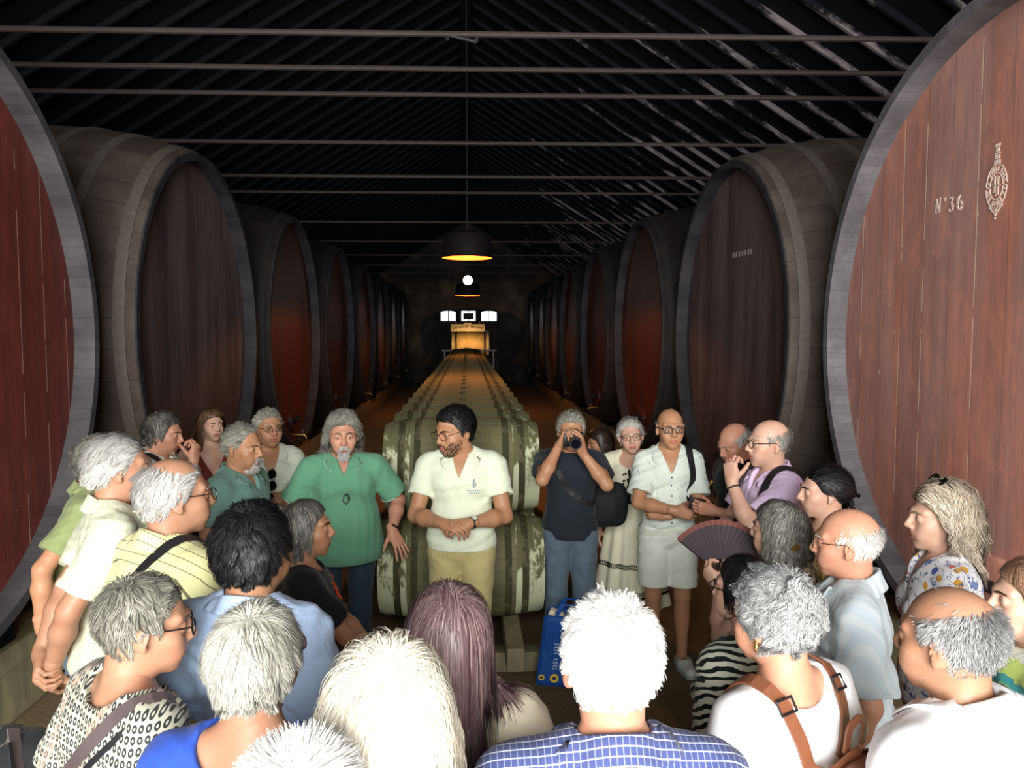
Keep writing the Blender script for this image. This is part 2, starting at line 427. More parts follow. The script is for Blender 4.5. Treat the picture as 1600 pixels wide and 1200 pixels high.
# ------------------------------------------------------------------ the great casks along both walls
HR, CZ, CL, BUL = 1.52, 2.2, 2.55, 0.20
def cask_R(x): u = abs((x/CL-0.5)*2); return HR + BUL*(1-u**2.6)
def cask_meshes():
    d = {}
    prof = [(HR-0.065, 0.13), (HR-0.06, 0.0), (HR-0.004, 0.0)] + [(cask_R(x), x) for x in np.linspace(0.012, CL-0.012, 26)] + [(HR-0.06, CL), (HR-0.065, CL-0.13)]
    mb = MB(); mb.lathe(prof, 112, 'x'); d['staves'] = mb.mesh('staves')
    me = d['staves']; me.materials.append(M['cask_stave']); me.materials.append(M['cask_rim'])
    for p in me.polygons:
        c = p.center; r = math.hypot(c.y, c.z)
        if c.x < 0.02 or r < HR-0.03: p.material_index = 1
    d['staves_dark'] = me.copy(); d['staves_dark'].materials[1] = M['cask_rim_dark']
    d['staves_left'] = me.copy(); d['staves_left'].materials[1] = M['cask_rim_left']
    d['staves_shaded'] = d['staves_dark'].copy(); d['staves_shaded'].materials[0] = M['cask_stave_shaded']  # far casks: gloom of the distance put into stave and rim colours
    mb = MB(); mb.lathe([(0.001, 0.122), (HR-0.063, 0.122), (HR-0.063, 0.16), (0.001, 0.16)], 112, 'x'); d['head'] = mb.mesh('head')
    for i, x in enumerate((0.10, 0.42, 0.75, CL-0.75, CL-0.42, CL-0.12)):
        w = 0.035; mb = MB()
        mb.lathe([(cask_R(x-w), x-w), (cask_R(x-w)+0.009, x-w), (cask_R(x+w)+0.009, x+w), (cask_R(x+w), x+w)], 112, 'x')
        d['hoop%d' % i] = mb.mesh('hoop'); d['hoop%dd' % i] = d['hoop%d' % i].copy(); d['hoop%dd' % i].materials.append(M['cask_hoop_shaded']); d['hoop%d' % i].materials.append(M['cask_hoop'])
    mb = MB()   # little door at the foot of the head with its clamp bar
    ring = [[(x, 0.20*k*math.cos(t), -HR+0.36+0.15*k*math.sin(t)) for t in np.linspace(0, 2*math.pi, 24, endpoint=False)] for x, k in ((0.12, 1.0), (0.085, 0.97), (0.08, 0.85))]
    mb.rings(ring); d['hatch'] = mb.mesh('hatch')
    mb = MB(); mb.box((0.07, 0, -HR+0.37), (0.04, 0.52, 0.05), bev=0.008).tube([(0.085, 0, -HR+0.37), (0.0, 0, -HR+0.37)], 0.016).tube([(0.02, -0.07, -HR+0.37), (0.02, 0.07, -HR+0.37)], 0.011)
    d['clamp'] = mb.mesh('clamp_bar'); d['clamp'].materials.append(M['iron'])
    mb = MB(); mb.tube([(0.12, 0, -HR+0.15), (-0.05, 0, -HR+0.15), (-0.075, 0, -HR+0.10)], [0.02, 0.017, 0.014]).tube([(-0.03, 0, -HR+0.15), (-0.03, 0, -HR+0.21)], 0.008).tube([(-0.03, -0.04, -HR+0.21), (-0.03, 0.04, -HR+0.21)], 0.008)
    d['tap'] = mb.mesh('tap'); d['tap'].materials.append(M['brass'])
    return d
M['brass'] = plain('dull brass', rgb(140, 110, 60), 0.4, 0.8)
CM = cask_meshes()
def head_mesh(m):
    k = 'head_'+m.name
    if k not in CM:
        CM[k] = CM['head'].copy(); CM[k].materials.append(m)
        CM[k+'h'] = CM['hatch'].copy(); CM[k+'h'].materials.append(m)
    return CM[k], CM[k+'h']
XR, XL = 2.3, -2.25
ordinal = ['first', 'second', 'third', 'fourth', 'fifth', 'sixth', 'seventh', 'eighth']
casks = {}
for sx in (1, -1):
    for k in range(8):
        y = 3.34 + 3.57*k
        hm = (M['cask_head'] if sx > 0 else M['cask_head_left']) if k == 0 else M['cask_head_grey'] if k == 1 else M['cask_head_shaded']
        r = empty('wooden_cask', (XR if sx > 0 else XL, y, CZ), 0 if sx > 0 else math.pi)
        side = 'right' if sx > 0 else 'left'
        if k == 0 and sx > 0: lb = 'huge red-brown wine cask painted with white number and crest behind the floral blouse'
        elif k == 0: lb = 'huge dark red wine cask with grey rim behind the man in the olive shirt'
        elif k == 1 and sx > 0: lb = 'big grey striped cask behind the man in white shorts and the lilac polo'
        elif k == 1: lb = 'big dark dusty cask behind the long-haired woman and the man with folded arms'
        elif k == 2 and sx > 0: lb = 'cask glowing red low down behind the woman in the embroidered dress'
        elif k == 2: lb = 'cask glowing red low down above the curly-haired man in the green polo'
        else: lb = 'dim wooden cask on the %s wall, %s counted from the entrance' % (side, ordinal[k])
        props(r, lb, 'cask', 'huge casks along the %s wall' % side)
        casks[(sx, k)] = r
        a, b = head_mesh(hm)
        link('staves', CM[('staves' if sx > 0 else 'staves_left') if k == 0 else 'staves_dark' if k == 1 else 'staves_shaded'], parent=r); link('head', a, parent=r)
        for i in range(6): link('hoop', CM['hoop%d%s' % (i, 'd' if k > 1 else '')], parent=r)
        h = link('hatch', b, parent=r); link('clamp_bar', CM['clamp'], parent=h)
        link('tap', CM['tap'], parent=r)
        # timber cradle under each cask
    for j, dx in enumerate((0.45, 2.1)):
        mb = MB(); yc = (3.34+3.57*3.5); mb.box((0, 0, 0.22), (0.26, 30.2, 0.44), bev=0.02)
        o = mb.build('cradle_beam', M['rafter' if j else 'beam'])
        o.location = ((XR+dx) if sx > 0 else (XL-dx), yc+0.2, 0)
        props(o, 'long timber bearer under the %s row of casks, %s' % (side, 'on the wall side' if j else 'on the aisle side'), 'beam', 'timber bearers under the casks')
chocks = {}
for s in (-1, 1):
    mbm = MB(); mbm.rings([[(x, s*0.42, 0.44), (x, s*1.15, 0.44), (x, s*1.15, CZ-math.sqrt(1.69**2-1.15**2)-0.03), (x, s*0.8, CZ-math.sqrt(1.69**2-0.8**2)-0.03), (x, s*0.42, CZ-math.sqrt(1.69**2-0.42**2)-0.03)] for x in (0.36, 0.56)])
    chocks[s] = mbm.mesh('chock', smooth=False); chocks[s].materials.append(M['rafter'])
for (sx, k), r in casks.items():
    for s in (-1, 1): o = link('chock', chocks[s], parent=r); o.location = (0, 0, -CZ)

# stencilled number and crest on the near right cask
def stroke(mb, pts, w, x):
    """flat painted stroke in the y/z plane of the cask head, w may vary"""
    n = len(pts); ws = w if hasattr(w, '__len__') else [w]*n
    Lf, Rt = [], []
    for i in range(n):
        a = Vector(pts[max(0, i-1)]); b = Vector(pts[min(n-1, i+1)]); t = (b-a).normalized(); q = Vector((-t.y, t.x))*ws[i]/2
        c = Vector(pts[i]); Lf.append(c+q); Rt.append(c-q)
    rows = [[(x, p.x, p.y), (x, q.x, q.y), (x-0.002, q.x, q.y), (x-0.002, p.x, p.y)] for p, q in zip(Lf, Rt)]
    mb.rings(rows)
# on the right wall the head is seen from -x: image left is +y, so u grows towards -y
Rc = casks[(1, 0)]
HX = XR+0.121
def head_uv(px, py):
    """point of the near right cask's head seen at a pixel, in cask coordinates (y, z)"""
    d0 = at(px, py, 1.0)-CAM; s = (HX-CAM[0])/d0[0]; P = CAM+d0*s
    return np.array([P[1]-Rc.location.y, P[2]-Rc.location.z])
def put(cx, cy, hpx):
    """letter frame: origin, unit right, unit up and size from the pixel height"""
    o = head_uv(cx, cy); up = head_uv(cx, cy-hpx)
    return o, abs(up[1]-o[1])
mb = MB(); xx = 0.121
def letter(cx, cy, h, strokes, asp=0.62, skew=0.0):
    o, s = put(cx, cy, h)
    for pts, w in strokes:
        stroke(mb, [(o[0]-(p[0]*asp)*s, o[1]+p[1]*s + skew*p[0]*s) for p in pts], [q*s for q in w] if hasattr(w, '__len__') else w*s, xx)
def arc(cx, cy, rx, ry, a0, a1, n=12):
    return [(cx+rx*math.cos(R(a)), cy+ry*math.sin(R(a))) for a in np.linspace(a0, a1, n)]
letter(1462, 333, 21, [([(0.05, 0), (0.05, 1)], 0.06), ([(0.05, 1), (0.75, 0.0)], 0.22), ([(0.8, 0.0), (0.8, 1)], 0.06), ([(-0.08, 0), (0.2, 0)], .05), ([(0.65, 1), (0.95, 1)], .05)])
letter(1474.5, 321, 21, [(arc(0.28, 0.42, 0.16, 0.12, 0, 350), 0.06)])
letter(1482, 331, 21, [([(0.1, 0.97), (0.85, 0.97)], 0.13), ([(0.8, 0.95), (0.45, 0.55)], 0.06), (arc(0.42, 0.28, 0.36, 0.27, 92, -60), [0.08, .1, .14, .2, .22, .22, .22, .2, .18, .14, .1, .07]), (arc(0.42, 0.28, 0.36, 0.27, -90, -160, 6), [.07, .1, .15, .16, .14, .1])])
letter(1495.5, 328, 22, [(arc(0.75, 0.45, 0.68, 0.56, 105, 190), [.08, .1, .14, .18, .22, .24, .24, .24, .24, .24, .22, .2]), (arc(0.45, 0.28, 0.38, 0.28, 175, 340, 10), [.22, .2, .16, .1, .08, .1, .16, .2, .22, .22]), (arc(0.45, 0.28, 0.38, 0.28, -5, 120, 8), [.22, .22, .18, .14, .1, .08, .06, .05])])
mb.build('number_lettering', M['paint_white'], Rc, smooth=False, label='white stencilled N with small o and 36')
mb = MB()
o, s = put(1557, 291, 32)   # oval belt crest
def ell(t, k): return (o[0]-0.75*k*s*math.cos(t), o[1]+1.05*k*s*math.sin(t))
for k, w in ((1.0, 0.05), (0.62, 0.05)):
    for j in range(4): stroke(mb, [ell(t, k) for t in np.linspace(j*math.pi/2+0.06, (j+1)*math.pi/2-0.06, 10)], w*s, xx)
for j in range(26):
    t = 2*math.pi*j/26
    if j % 6 != 5: stroke(mb, [ell(t, 0.70), ell(t+0.05*(j % 3-1), 0.92)], 0.09*s, xx)
for pts, w in (([(-0.12, -0.42), (-0.12, 0.42)], .1), ([(0.1, -0.42), (0.1, 0.42)], .14), ([(-0.28, 0.1), (0.28, 0.0)], .06), ([(-0.3, 0.36), (-0.05, 0.45)], .09), ([(-0.22, -0.3), (-0.02, -0.42)], .09), ([(0.0, 0.5), (0.2, 0.4)], .06)):
    stroke(mb, [(o[0]-p[0]*s, o[1]+p[1]*s) for p in pts], w*s, xx)
for z0, z1, w0, w1 in ((1.08, 1.28, 0.46, 0.40), (1.32, 1.50, .38, .34), (1.54, 1.62, .36, .36), (1.66, 1.86, .26, .22), (1.9, 2.06, .32, .34)):
    stroke(mb, [(o[0], o[1]+z0*s), (o[0], o[1]+z1*s)], [w0*s, w1*s], xx)
for pts, w in (([(-0.3, -1.1), (-0.05, -1.3)], .1), ([(0.3, -1.1), (0.05, -1.3)], .1), ([(0, -1.1), (0, -1.42)], .12), ([(0, -1.5), (0, -1.6)], .1), ([(-0.5, -0.95), (-0.3, -1.05)], .1), ([(0.5, -0.95), (0.3, -1.05)], .1)):
    stroke(mb, [(o[0]-p[0]*s, o[1]+p[1]*s) for p in pts], w*s, xx)
mb.build('painted_crest', M['paint_white'], Rc, smooth=False, label='white oval crest with a tall crowned top')
# faded small lettering on the second right cask
Rc2 = casks[(1, 1)]
M['paint_faded'] = plain('faded paint', rgb(150, 138, 138), 0.8)
mb = MB()
def uv2(px, py):
    d0 = at(px, py, 1.0)-CAM; P = CAM+d0*(HX/d0[0]); return (P[1]-Rc2.location.y, P[2]-Rc2.location.z)
for px in (1146, 1150, 1155, 1160, 1164, 1169, 1173):
    y0 = 403-(px-1146)*0.22
    stroke(mb, [uv2(px, y0), uv2(px, y0-8)], 0.035, xx)
mb.build('faded_lettering', M['paint_faded'], Rc2, smooth=False)

# ------------------------------------------------------------------ the double row of pipes down the middle
BL, BR, BH = 1.07, 0.352, 0.305
BX = float(at(721, 740, 5.1)[0])
def b_R(x): u = x/(BL/2); return BH + (BR-BH)*(1-u*u)
def barrel_meshes():
    d = {}
    def lat(x0, x1, off=0.0, n=10): return [(b_R(x)+off, x) for x in np.linspace(x0, x1, n)]
    h = BL/2
    mb = MB(); mb.lathe([(0.001, -h+0.03), (BH-0.03, -h+0.03), (BH-0.025, -h)] + lat(-h, h, 0, 24) + [(BH-0.025, h), (BH-0.03, h-0.03), (0.001, h-0.03)], 40, 'x')
    me = mb.mesh('staves'); me.materials.append(M['barrel']); me.materials.append(M['barrel_band'])
    for p in me.polygons:
        a = abs(p.center.x)
        if a > h-0.19 and math.hypot(p.center.y, p.center.z) > 0.2: p.material_index = 1
    d['staves'] = me
    for i, x in enumerate((-h+0.035, -h+0.125, -h+0.235, h-0.235, h-0.125, h-0.035)):
        w = 0.018 if i in (0, 5) else 0.022
        mb = MB(); mb.lathe([(b_R(x-w)-0.002, x-w), (b_R(x-w)+0.005, x-w), (b_R(x+w)+0.005, x+w), (b_R(x+w)-0.002, x+w)], 40, 'x')
        d[i] = mb.mesh('hoop'); d[i].materials.append(M['barrel_band'] if i in (0, 5) else M['barrel_hoop'])
    mb = MB(); mb.lathe([(0.03, BR-0.012), (0.03, BR+0.012), (0.024, BR+0.018), (0.001, BR+0.018)], 12, 'z')
    d['bung'] = mb.mesh('bung'); d['bung'].materials.append(M['barrel_hoop'])
    return d
BM = barrel_meshes()
ZB = 0.29+BR; ZT = ZB + 2*BR*0.866+0.005
proto = None
def barrel(y, z, label, group, ry):
    global proto
    if proto is None:
        proto = empty('wine_barrel', (BX, y, z))
        link('staves', BM['staves'], parent=proto)
        for i in range(6): link('hoop', BM[i], parent=proto)
        link('bung', BM['bung'], parent=proto); r = proto
    else:
        r = copy_tree(proto); r.location = (BX, y, z)
    r.rotation_euler = (0, 0, 0)
    return props(r, label, 'barrel', group)
def nth(n):
    return '%d%s' % (n, 'th' if 10 < n % 100 < 14 else {1: 'st', 2: 'nd', 3: 'rd'}.get(n % 10, 'th'))
NB = 37; SPB = 2*BR+0.004
rng0 = random.Random(3)
for k in range(NB):
    y = 5.12+SPB*k
    barrel(y, ZB, 'mossy barrel with pale bands behind the legs of the man in tan trousers' if k == 0 else 'bottom-layer barrel of the long row, %s back from the man in tan trousers' % nth(k+1), 'bottom layer of barrels', 0 if k == 0 else rng0.uniform(-0.15, 0.15))
for k in range(NB-1):
    y = 5.12+SPB*(k+0.5)
    lb = 'dark green-grey barrel behind the shoulders of the man in the white polo' if k == 0 else 'barrel in the top layer right behind the upper front one' if k == 1 else 'top-layer barrel of the long row, %s back from the man in the white polo' % nth(k+1)
    barrel(y, ZT, lb, 'top layer of barrels', rng0.uniform(-0.1, 0.1))
for s in (-1, 1):
    mb = MB(); mb.box((0, 0, 0.21), (0.11, SPB*NB+0.3, 0.15), bev=0.012); o = mb.build('barrel_rail', M['beam'])
    o.location = (BX+s*0.33, 5.12-0.42+SPB*NB/2, 0)
    props(o, 'long squared timber rail under the barrels, nearer the %s' % ('blue shopping bag' if s > 0 else 'man in the green polo'), 'rail', 'timber rails under the barrels')
for k in range(0, NB, 4):
    mb = MB(); mb.box((0, 0, 0.067), (1.02, 0.14, 0.134), bev=0.012); o = mb.build('cross_sleeper', M['beam']); o.location = (BX, 4.92+SPB*k, 0)
    props(o, 'squared timber sleeper on the floor under the front end of the barrel rails' if k == 0 else 'timber sleeper under the barrel rails, %s counted from the blue shopping bag' % nth(k//4+1), 'sleeper', 'sleepers under the barrel rails')

# ------------------------------------------------------------------ lamps
M['shade_out'] = plain('dark enamel shade', rgb(22, 17, 19), 0.7, spec=0.15)
M['shade_in'] = plain('orange enamel inside', rgb(170, 84, 34), 0.7)
M['cord'] = plain('black cord', rgb(16, 16, 18), 0.7)
def pendant(px, py, Y, dia, label, watts):
    p = at(px, py, Y); r0 = dia/2; H = 0.34
    r = empty('pendant_lamp', p, label=label, cat='lamp', group='pendant lamps over the barrels')
    prof = [(r0, 0.0), (r0*0.985, 0.05), (r0*0.97, 0.14), (r0*0.93, 0.24), (r0*0.82, 0.31), (r0*0.5, 0.35), (r0*0.16, 0.365), (0.05, 0.37)]
    mb = MB(); mb.lathe(prof, 40, 'z'); mb.build('lamp_shade', M['shade_out'], r)
    mb = MB(); mb.lathe([(a-0.006, z) for a, z in prof], 40, 'z'); mb.build('shade_lining', M['shade_in'], r)
    mb = MB(); mb.lathe([(r0, -0.004), (r0+0.005, 0), (r0, 0.004), (r0-0.003, 0), (r0, -0.004)], 40, 'z'); mb.build('shade_rim', M['shade_out'], r)
    mb = MB(); mb.tube([(0, 0, 0.36), (0, 0, 0.46)], 0.03); mb.build('lamp_cap', M['shade_out'], r)
    top = roof_z(p[0])-0.2-p[2]
    mb = MB(); mb.tube([(0, 0, 0.45), (0, 0, top)], 0.008); mb.build('cord', M['cord'], r)
    mb = MB(); mb.sphere((0, 0, 0.17), 0.045); mb.build('bulb', M['bulb_warm'], r)
    l = bpy.data.lights.new('bulb_light', 'POINT'); l.energy = watts; l.color = (1.0, 0.37, 0.10); l.shadow_soft_size = 0.03
    q = bpy.data.objects.new('bulb_light', l); COL.objects.link(q); q.parent = r; q.location = (0, 0, 0.115)
    return r
M['bulb_warm'] = emit('warm bulb', (1.0, 0.55, 0.2), 6.0)
M['bulb_white'] = emit('white globe', (1.0, 0.98, 0.85), 8.0)
pendant(730, 403, 10.3, 0.68, 'large dark pendant lamp glowing orange inside, nearest over the barrel row', 150)
pendant(731, 462, 20.6, 0.68, 'smaller-looking orange pendant lamp, just under the white globe lamp', 110)
p = at(731, 438, 15.5)
g = empty('globe_lamp', p, label='round white glowing globe lamp hanging between the two orange pendants', cat='lamp')
MB().sphere((0, 0, 0), 0.095, 24).build('globe', M['bulb_white'], g)
MB().tube([(0, 0, 0.09), (0, 0, 0.17)], 0.035).build('lamp_cap', M['shade_out'], g)
MB().tube([(0, 0, 0.16), (0, 0, roof_z(p[0])-0.25-p[2])], 0.008).build('cord', M['cord'], g)
l = bpy.data.lights.new('globe_light', 'POINT'); l.energy = 6; l.color = (1, 0.95, 0.8); l.shadow_soft_size = 0.095
q = bpy.data.objects.new('globe_light', l); COL.objects.link(q); q.parent = g; q.location = (0, 0, -0.12)

# ------------------------------------------------------------------ far end: a lit cask lying across, a sign, a ledge
M['lit_cask'] = stave_mat('pale oak staves', rgb(190, 150, 90), rgb(170, 128, 74), rgb(200, 160, 100), n=40)
M['pale_band'] = plain('pale painted band', rgb(196, 176, 130), 0.7)
ye = 32.95
c = at(735, 537, ye-0.3); ze = float(c[2])
e = empty('display_cask', (float(c[0]), ye, ze-0.62), label='pale oak cask lying crosswise at the far end of the cellar, lit warm', cat='cask')
hw = 0.80
mb = MB(); mb.lathe([(0.001, -hw+0.03), (0.5, -hw+0.03), (0.52, -hw)] + [(0.52+0.1*(1-(x/hw)**2), x) for x in np.linspace(-hw, hw, 20)] + [(0.52, hw), (0.5, hw-0.03), (0.001, hw-0.03)], 40, 'x', c=(0, 0, 0.62)); mb.build('staves', M['lit_cask'], e)
for x in (-hw+0.06, -hw+0.2, hw-0.2, hw-0.06):
    rr = 0.52+0.1*(1-(x/hw)**2)
    mb = MB(); mb.lathe([(rr, x-0.03), (rr+0.008, x-0.03), (rr+0.008, x+0.03), (rr, x+0.03)], 40, 'x', c=(0, 0, 0.62)); mb.build('hoop', M['pale_band' if abs(x) > hw-0.1 else 'iron'], e)
mb = MB(); mb.box((0, 0, (ze-0.62)/2), (2.4, 0.9, ze-0.62-0.01), bev=0.01); o = mb.build('plinth', M['wall'], label='dark plinth carrying the pale oak cask at the far end', cat='plinth'); o.location = (float(c[0]), ye, 0)
sg = at(731, 512, 32.05)
s = empty('sign_board', sg, label='cream sign board with dark lettering on the far end wall', cat='sign')
M['sign_cream'] = plain('cream sign board', rgb(206, 176, 130), 0.7); M['ink'] = plain('dark paint', rgb(60, 36, 26), 0.7)
mb = MB(); mb.box((0, 0, 0), (1.42, 0.04, 0.30), bev=0.006).box((0.0, 0, 0.17), (0.3, 0.04, 0.08), bev=0.006); mb.build('board', M['sign_cream'], s)
mb = MB()
for i in range(12):
    if i == 6: continue
    u = (i-5.5)/5.5; z = 0.03-0.07*u*u+0.01
    for (dx, h2) in ((-0.022, 0.05), (0.022, 0.05) if i % 2 else (0.022, 0.03)):
        mb.box((u*0.60+dx, -0.023, z), (0.018, 0.006, h2*2))
    mb.box((u*0.60, -0.023, z+(0.03 if i % 3 else -0.02)), (0.05, 0.006, 0.02))
mb.build('sign_lettering', M['ink'], s)
for x_ in (-0.5, 0.5): MB().tube([(x_, 0.0, 0.15), (x_, 1.93, 0.3)], 0.01).build('bracket', M['iron'], s)
lg = at(733, 548, 31.6)
M['ledge'] = plain('pale painted rail', rgb(170, 165, 175), 0.5)
mb = MB(); mb.box((0, 0, 0), (2.25, 0.08, 0.07), bev=0.01)
for x in (-1.0, 1.0): mb.box((x, 0.0, -float(lg[2])/2-0.02), (0.07, 0.07, float(lg[2])-0.05))
o = mb.build('guard_rail', M['ledge'], label='pale guard rail crossing in front of the far oak cask', cat='rail'); o.location = lg
l = bpy.data.lights.new('end_spot', 'SPOT'); l.energy = 110; l.color = (1, 0.68, 0.32); l.spot_size = R(140); l.shadow_soft_size = 0.05
q = bpy.data.objects.new('end_spot', l); COL.objects.link(q)
q.location = (float(lg[0]), 31.62, float(lg[2])+0.06); q.rotation_euler = (R(118), 0, 0)
m2 = MB(); m2.tube([(0, -0.12, -0.10), (0, -0.05, 0.0), (0, 0.05, 0.05)], [0.03, 0.045, 0.05]); m2.build('uplighter', M['iron'], o)
# ------------------------------------------------------------------ smooth-blend bodies: distance fields turned into meshes
def unit(v):
    v = np.asarray(v, float); return v/max(1e-9, np.linalg.norm(v))
def rotx(a):
    c, s = math.cos(a), math.sin(a); return np.array([[1, 0, 0], [0, c, -s], [0, s, c]])
def roty(a):
    c, s = math.cos(a), math.sin(a); return np.array([[c, 0, s], [0, 1, 0], [-s, 0, c]])
def rotz(a):
    c, s = math.cos(a), math.sin(a); return np.array([[c, -s, 0], [s, c, 0], [0, 0, 1]])

class Fr:
    """rigid frame with scale: world = o + s*Rm@p"""
    def __init__(self, o=(0, 0, 0), Rm=None, s=1.0):
        self.o = np.asarray(o, float); self.R = np.eye(3) if Rm is None else Rm; self.s = s
    def p(self, q): return self.o + self.s*(np.asarray(q, float) @ self.R.T)
    def v(self, q): return np.asarray(q, float) @ self.R.T
    def inv(self, q): return ((np.asarray(q, float)-self.o) @ self.R)/self.s
    def sub(self, o, Rm=None, s=1.0):
        return Fr(self.p(o), self.R @ (np.eye(3) if Rm is None else Rm), self.s*s)

class Field:
    def __init__(self): self.ops = []
    def cone(self, a, b, r1, r2, k=0.02, mode=1, cut=()):
        a = np.asarray(a, float); b = np.asarray(b, float); r = max(r1, r2)
        lo = np.minimum(a-r1, b-r2); hi = np.maximum(a+r1, b+r2)
        self.ops.append(('c', lo, hi, (a, b, r1, r2), k, mode, tuple(cut))); return self
    def ell(self, c, rad, Rm=None, k=0.03, mode=1, cut=()):
        c = np.asarray(c, float); rad = np.asarray(rad, float); r = rad.max()
        self.ops.append(('e', c-r, c+r, (c, rad, np.eye(3) if Rm is None else Rm), k, mode, tuple(cut))); return self
    def plane(self, o, n, k=0.004):
        """keep the side the normal points away from"""
        self.ops.append(('p', None, None, (np.asarray(o, float), unit(n)), k, -2, ())); return self
    def fn(self, f): self.ops.append(('f', None, None, f, 0, 0, ())); return self
    def bounds(self):
        los = [o[1] for o in self.ops if o[5] == 1]; his = [o[2] for o in self.ops if o[5] == 1]
        return np.min(los, 0), np.max(his, 0)
    @staticmethod
    def dist(op, P):
        t, _, _, g, k, m, cut = op
        if t == 'c':
            a, b, r1, r2 = g; ba = b-a; pa = P-a
            h = np.clip((pa @ ba)/max(1e-9, ba @ ba), 0, 1)
            d = np.linalg.norm(pa-h[..., None]*ba, axis=-1)-(r1+(r2-r1)*h)
        elif t == 'e':
            c, rad, Rm = g; q = (P-c) @ Rm
            k0 = np.linalg.norm(q/rad, axis=-1); k1 = np.linalg.norm(q/(rad*rad), axis=-1)
            d = k0*(k0-1.0)/np.maximum(k1, 1e-6)
        else:
            o, n = g; d = (P-o) @ n
        for (o, n) in cut: d = np.maximum(d, (P-np.asarray(o)) @ np.asarray(n))
        return d
    def evalp(self, P):
        """field at points (n,3)"""
        P = np.asarray(P, np.float64); F = np.full(P.shape[:-1], 10.0)
        for op in self.ops:
            if op[0] == 'f': F = op[3](P, F); continue
            F = comb(F, self.dist(op, P), op[4], op[5])
        return F
    def grid(self, h, lo=None, hi=None):
        if lo is None: lo, hi = self.bounds()
        lo = np.asarray(lo)-3*h; hi = np.asarray(hi)+3*h
        n = np.ceil((hi-lo)/h).astype(int)+1
        ax = [lo[i]+h*np.arange(n[i]) for i in range(3)]
        F = np.full(n, 1.0)
        for op in self.ops:
            if op[1] is None: sl = [slice(0, n[i]) for i in range(3)]
            else:
                mg = op[4]+3*h
                i0 = np.clip(np.floor((op[1]-mg-lo)/h).astype(int), 0, n); i1 = np.clip(np.ceil((op[2]+mg-lo)/h).astype(int)+1, 0, n)
                if (i1 <= i0).any(): continue
                sl = [slice(i0[i], i1[i]) for i in range(3)]
            P = np.stack(np.meshgrid(*[ax[i][sl[i]] for i in range(3)], indexing='ij'), -1)
            s = tuple(sl)
            if op[0] == 'f': F[s] = op[3](P, F[s])
            else: F[s] = comb(F[s], self.dist(op, P), op[4], op[5])
        return F, lo
    def mesh(self, h, lo=None, hi=None):
        F, o = self.grid(h, lo, hi); return surfnet(F, o, h)

def comb(F, d, k, mode):
    if mode == 1:      # smooth union
        if k <= 0: return np.minimum(F, d)
        x = np.clip(0.5+0.5*(d-F)/k, 0, 1); return d*(1-x)+F*x-k*x*(1-x)
    if mode == -2: d = -d
    # smooth subtraction of d
    if k <= 0: return np.maximum(F, -d)
    x = np.clip(0.5-0.5*(F+d)/k, 0, 1); return F*(1-x)-d*x+k*x*(1-x)

def surfnet(F, o, h):
    """surface nets"""
    S = F < 0
    n = np.array(F.shape)
    c = [S[i:n[0]-1+i, j:n[1]-1+j, k:n[2]-1+k] for i in (0, 1) for j in (0, 1) for k in (0, 1)]
    cnt = sum(x.astype(np.int8) for x in c)
    A = np.argwhere((cnt > 0) & (cnt < 8))
    if len(A) == 0: return np.zeros((0, 3)), np.zeros((0, 4), int)
    vals = {(i, j, k): F[A[:, 0]+i, A[:, 1]+j, A[:, 2]+k] for i in (0, 1) for j in (0, 1) for k in (0, 1)}
    acc = np.zeros((len(A), 3)); w = np.zeros(len(A))
    for ax in range(3):
        for u in (0, 1):
            for v in (0, 1):
                p0 = [0, 0, 0]; o2 = [x for x in range(3) if x != ax]; p0[o2[0]] = u; p0[o2[1]] = v
                p1 = list(p0); p1[ax] = 1
                f0, f1 = vals[tuple(p0)], vals[tuple(p1)]
                m = (f0 < 0) != (f1 < 0)
                t = np.where(m, f0/np.where(m, f0-f1, 1), 0)
                q = np.array(p0, float)[None].repeat(len(A), 0); q[:, ax] = t
                acc += np.where(m[:, None], q, 0); w += m
    V = o+h*(A+acc/w[:, None])
    idx = np.full(n-1, -1, np.int32); idx[A[:, 0], A[:, 1], A[:, 2]] = np.arange(len(A))
    Q = []
    for ax in range(3):
        a = [slice(None)]*3; b = [slice(None)]*3; a[ax] = slice(0, n[ax]-1); b[ax] = slice(1, n[ax])
        s0, s1 = S[tuple(a)], S[tuple(b)]
        E = np.argwhere(s0 != s1)
        b1, b2 = [(1, 2), (2, 0), (0, 1)][ax]
        E = E[(E[:, b1] > 0) & (E[:, b2] > 0) & (E[:, b1] < n[b1]-1) & (E[:, b2] < n[b2]-1)]
        def g(d1, d2):
            e = E.copy(); e[:, b1] -= d1; e[:, b2] -= d2; return idx[e[:, 0], e[:, 1], e[:, 2]]
        q = np.stack([g(1, 1), g(0, 1), g(0, 0), g(1, 0)], 1)
        flip = ~s0[E[:, 0], E[:, 1], E[:, 2]]
        q[flip] = q[flip][:, ::-1]
        Q.append(q)
    Q = np.concatenate(Q); Q = Q[(Q >= 0).all(1)]
    return V, Q

def joinm(parts):
    Vs, Qs, n = [], [], 0
    for V, Q in parts:
        Vs.append(V); Qs.append(Q+n); n += len(V)
    return np.concatenate(Vs), np.concatenate(Qs)

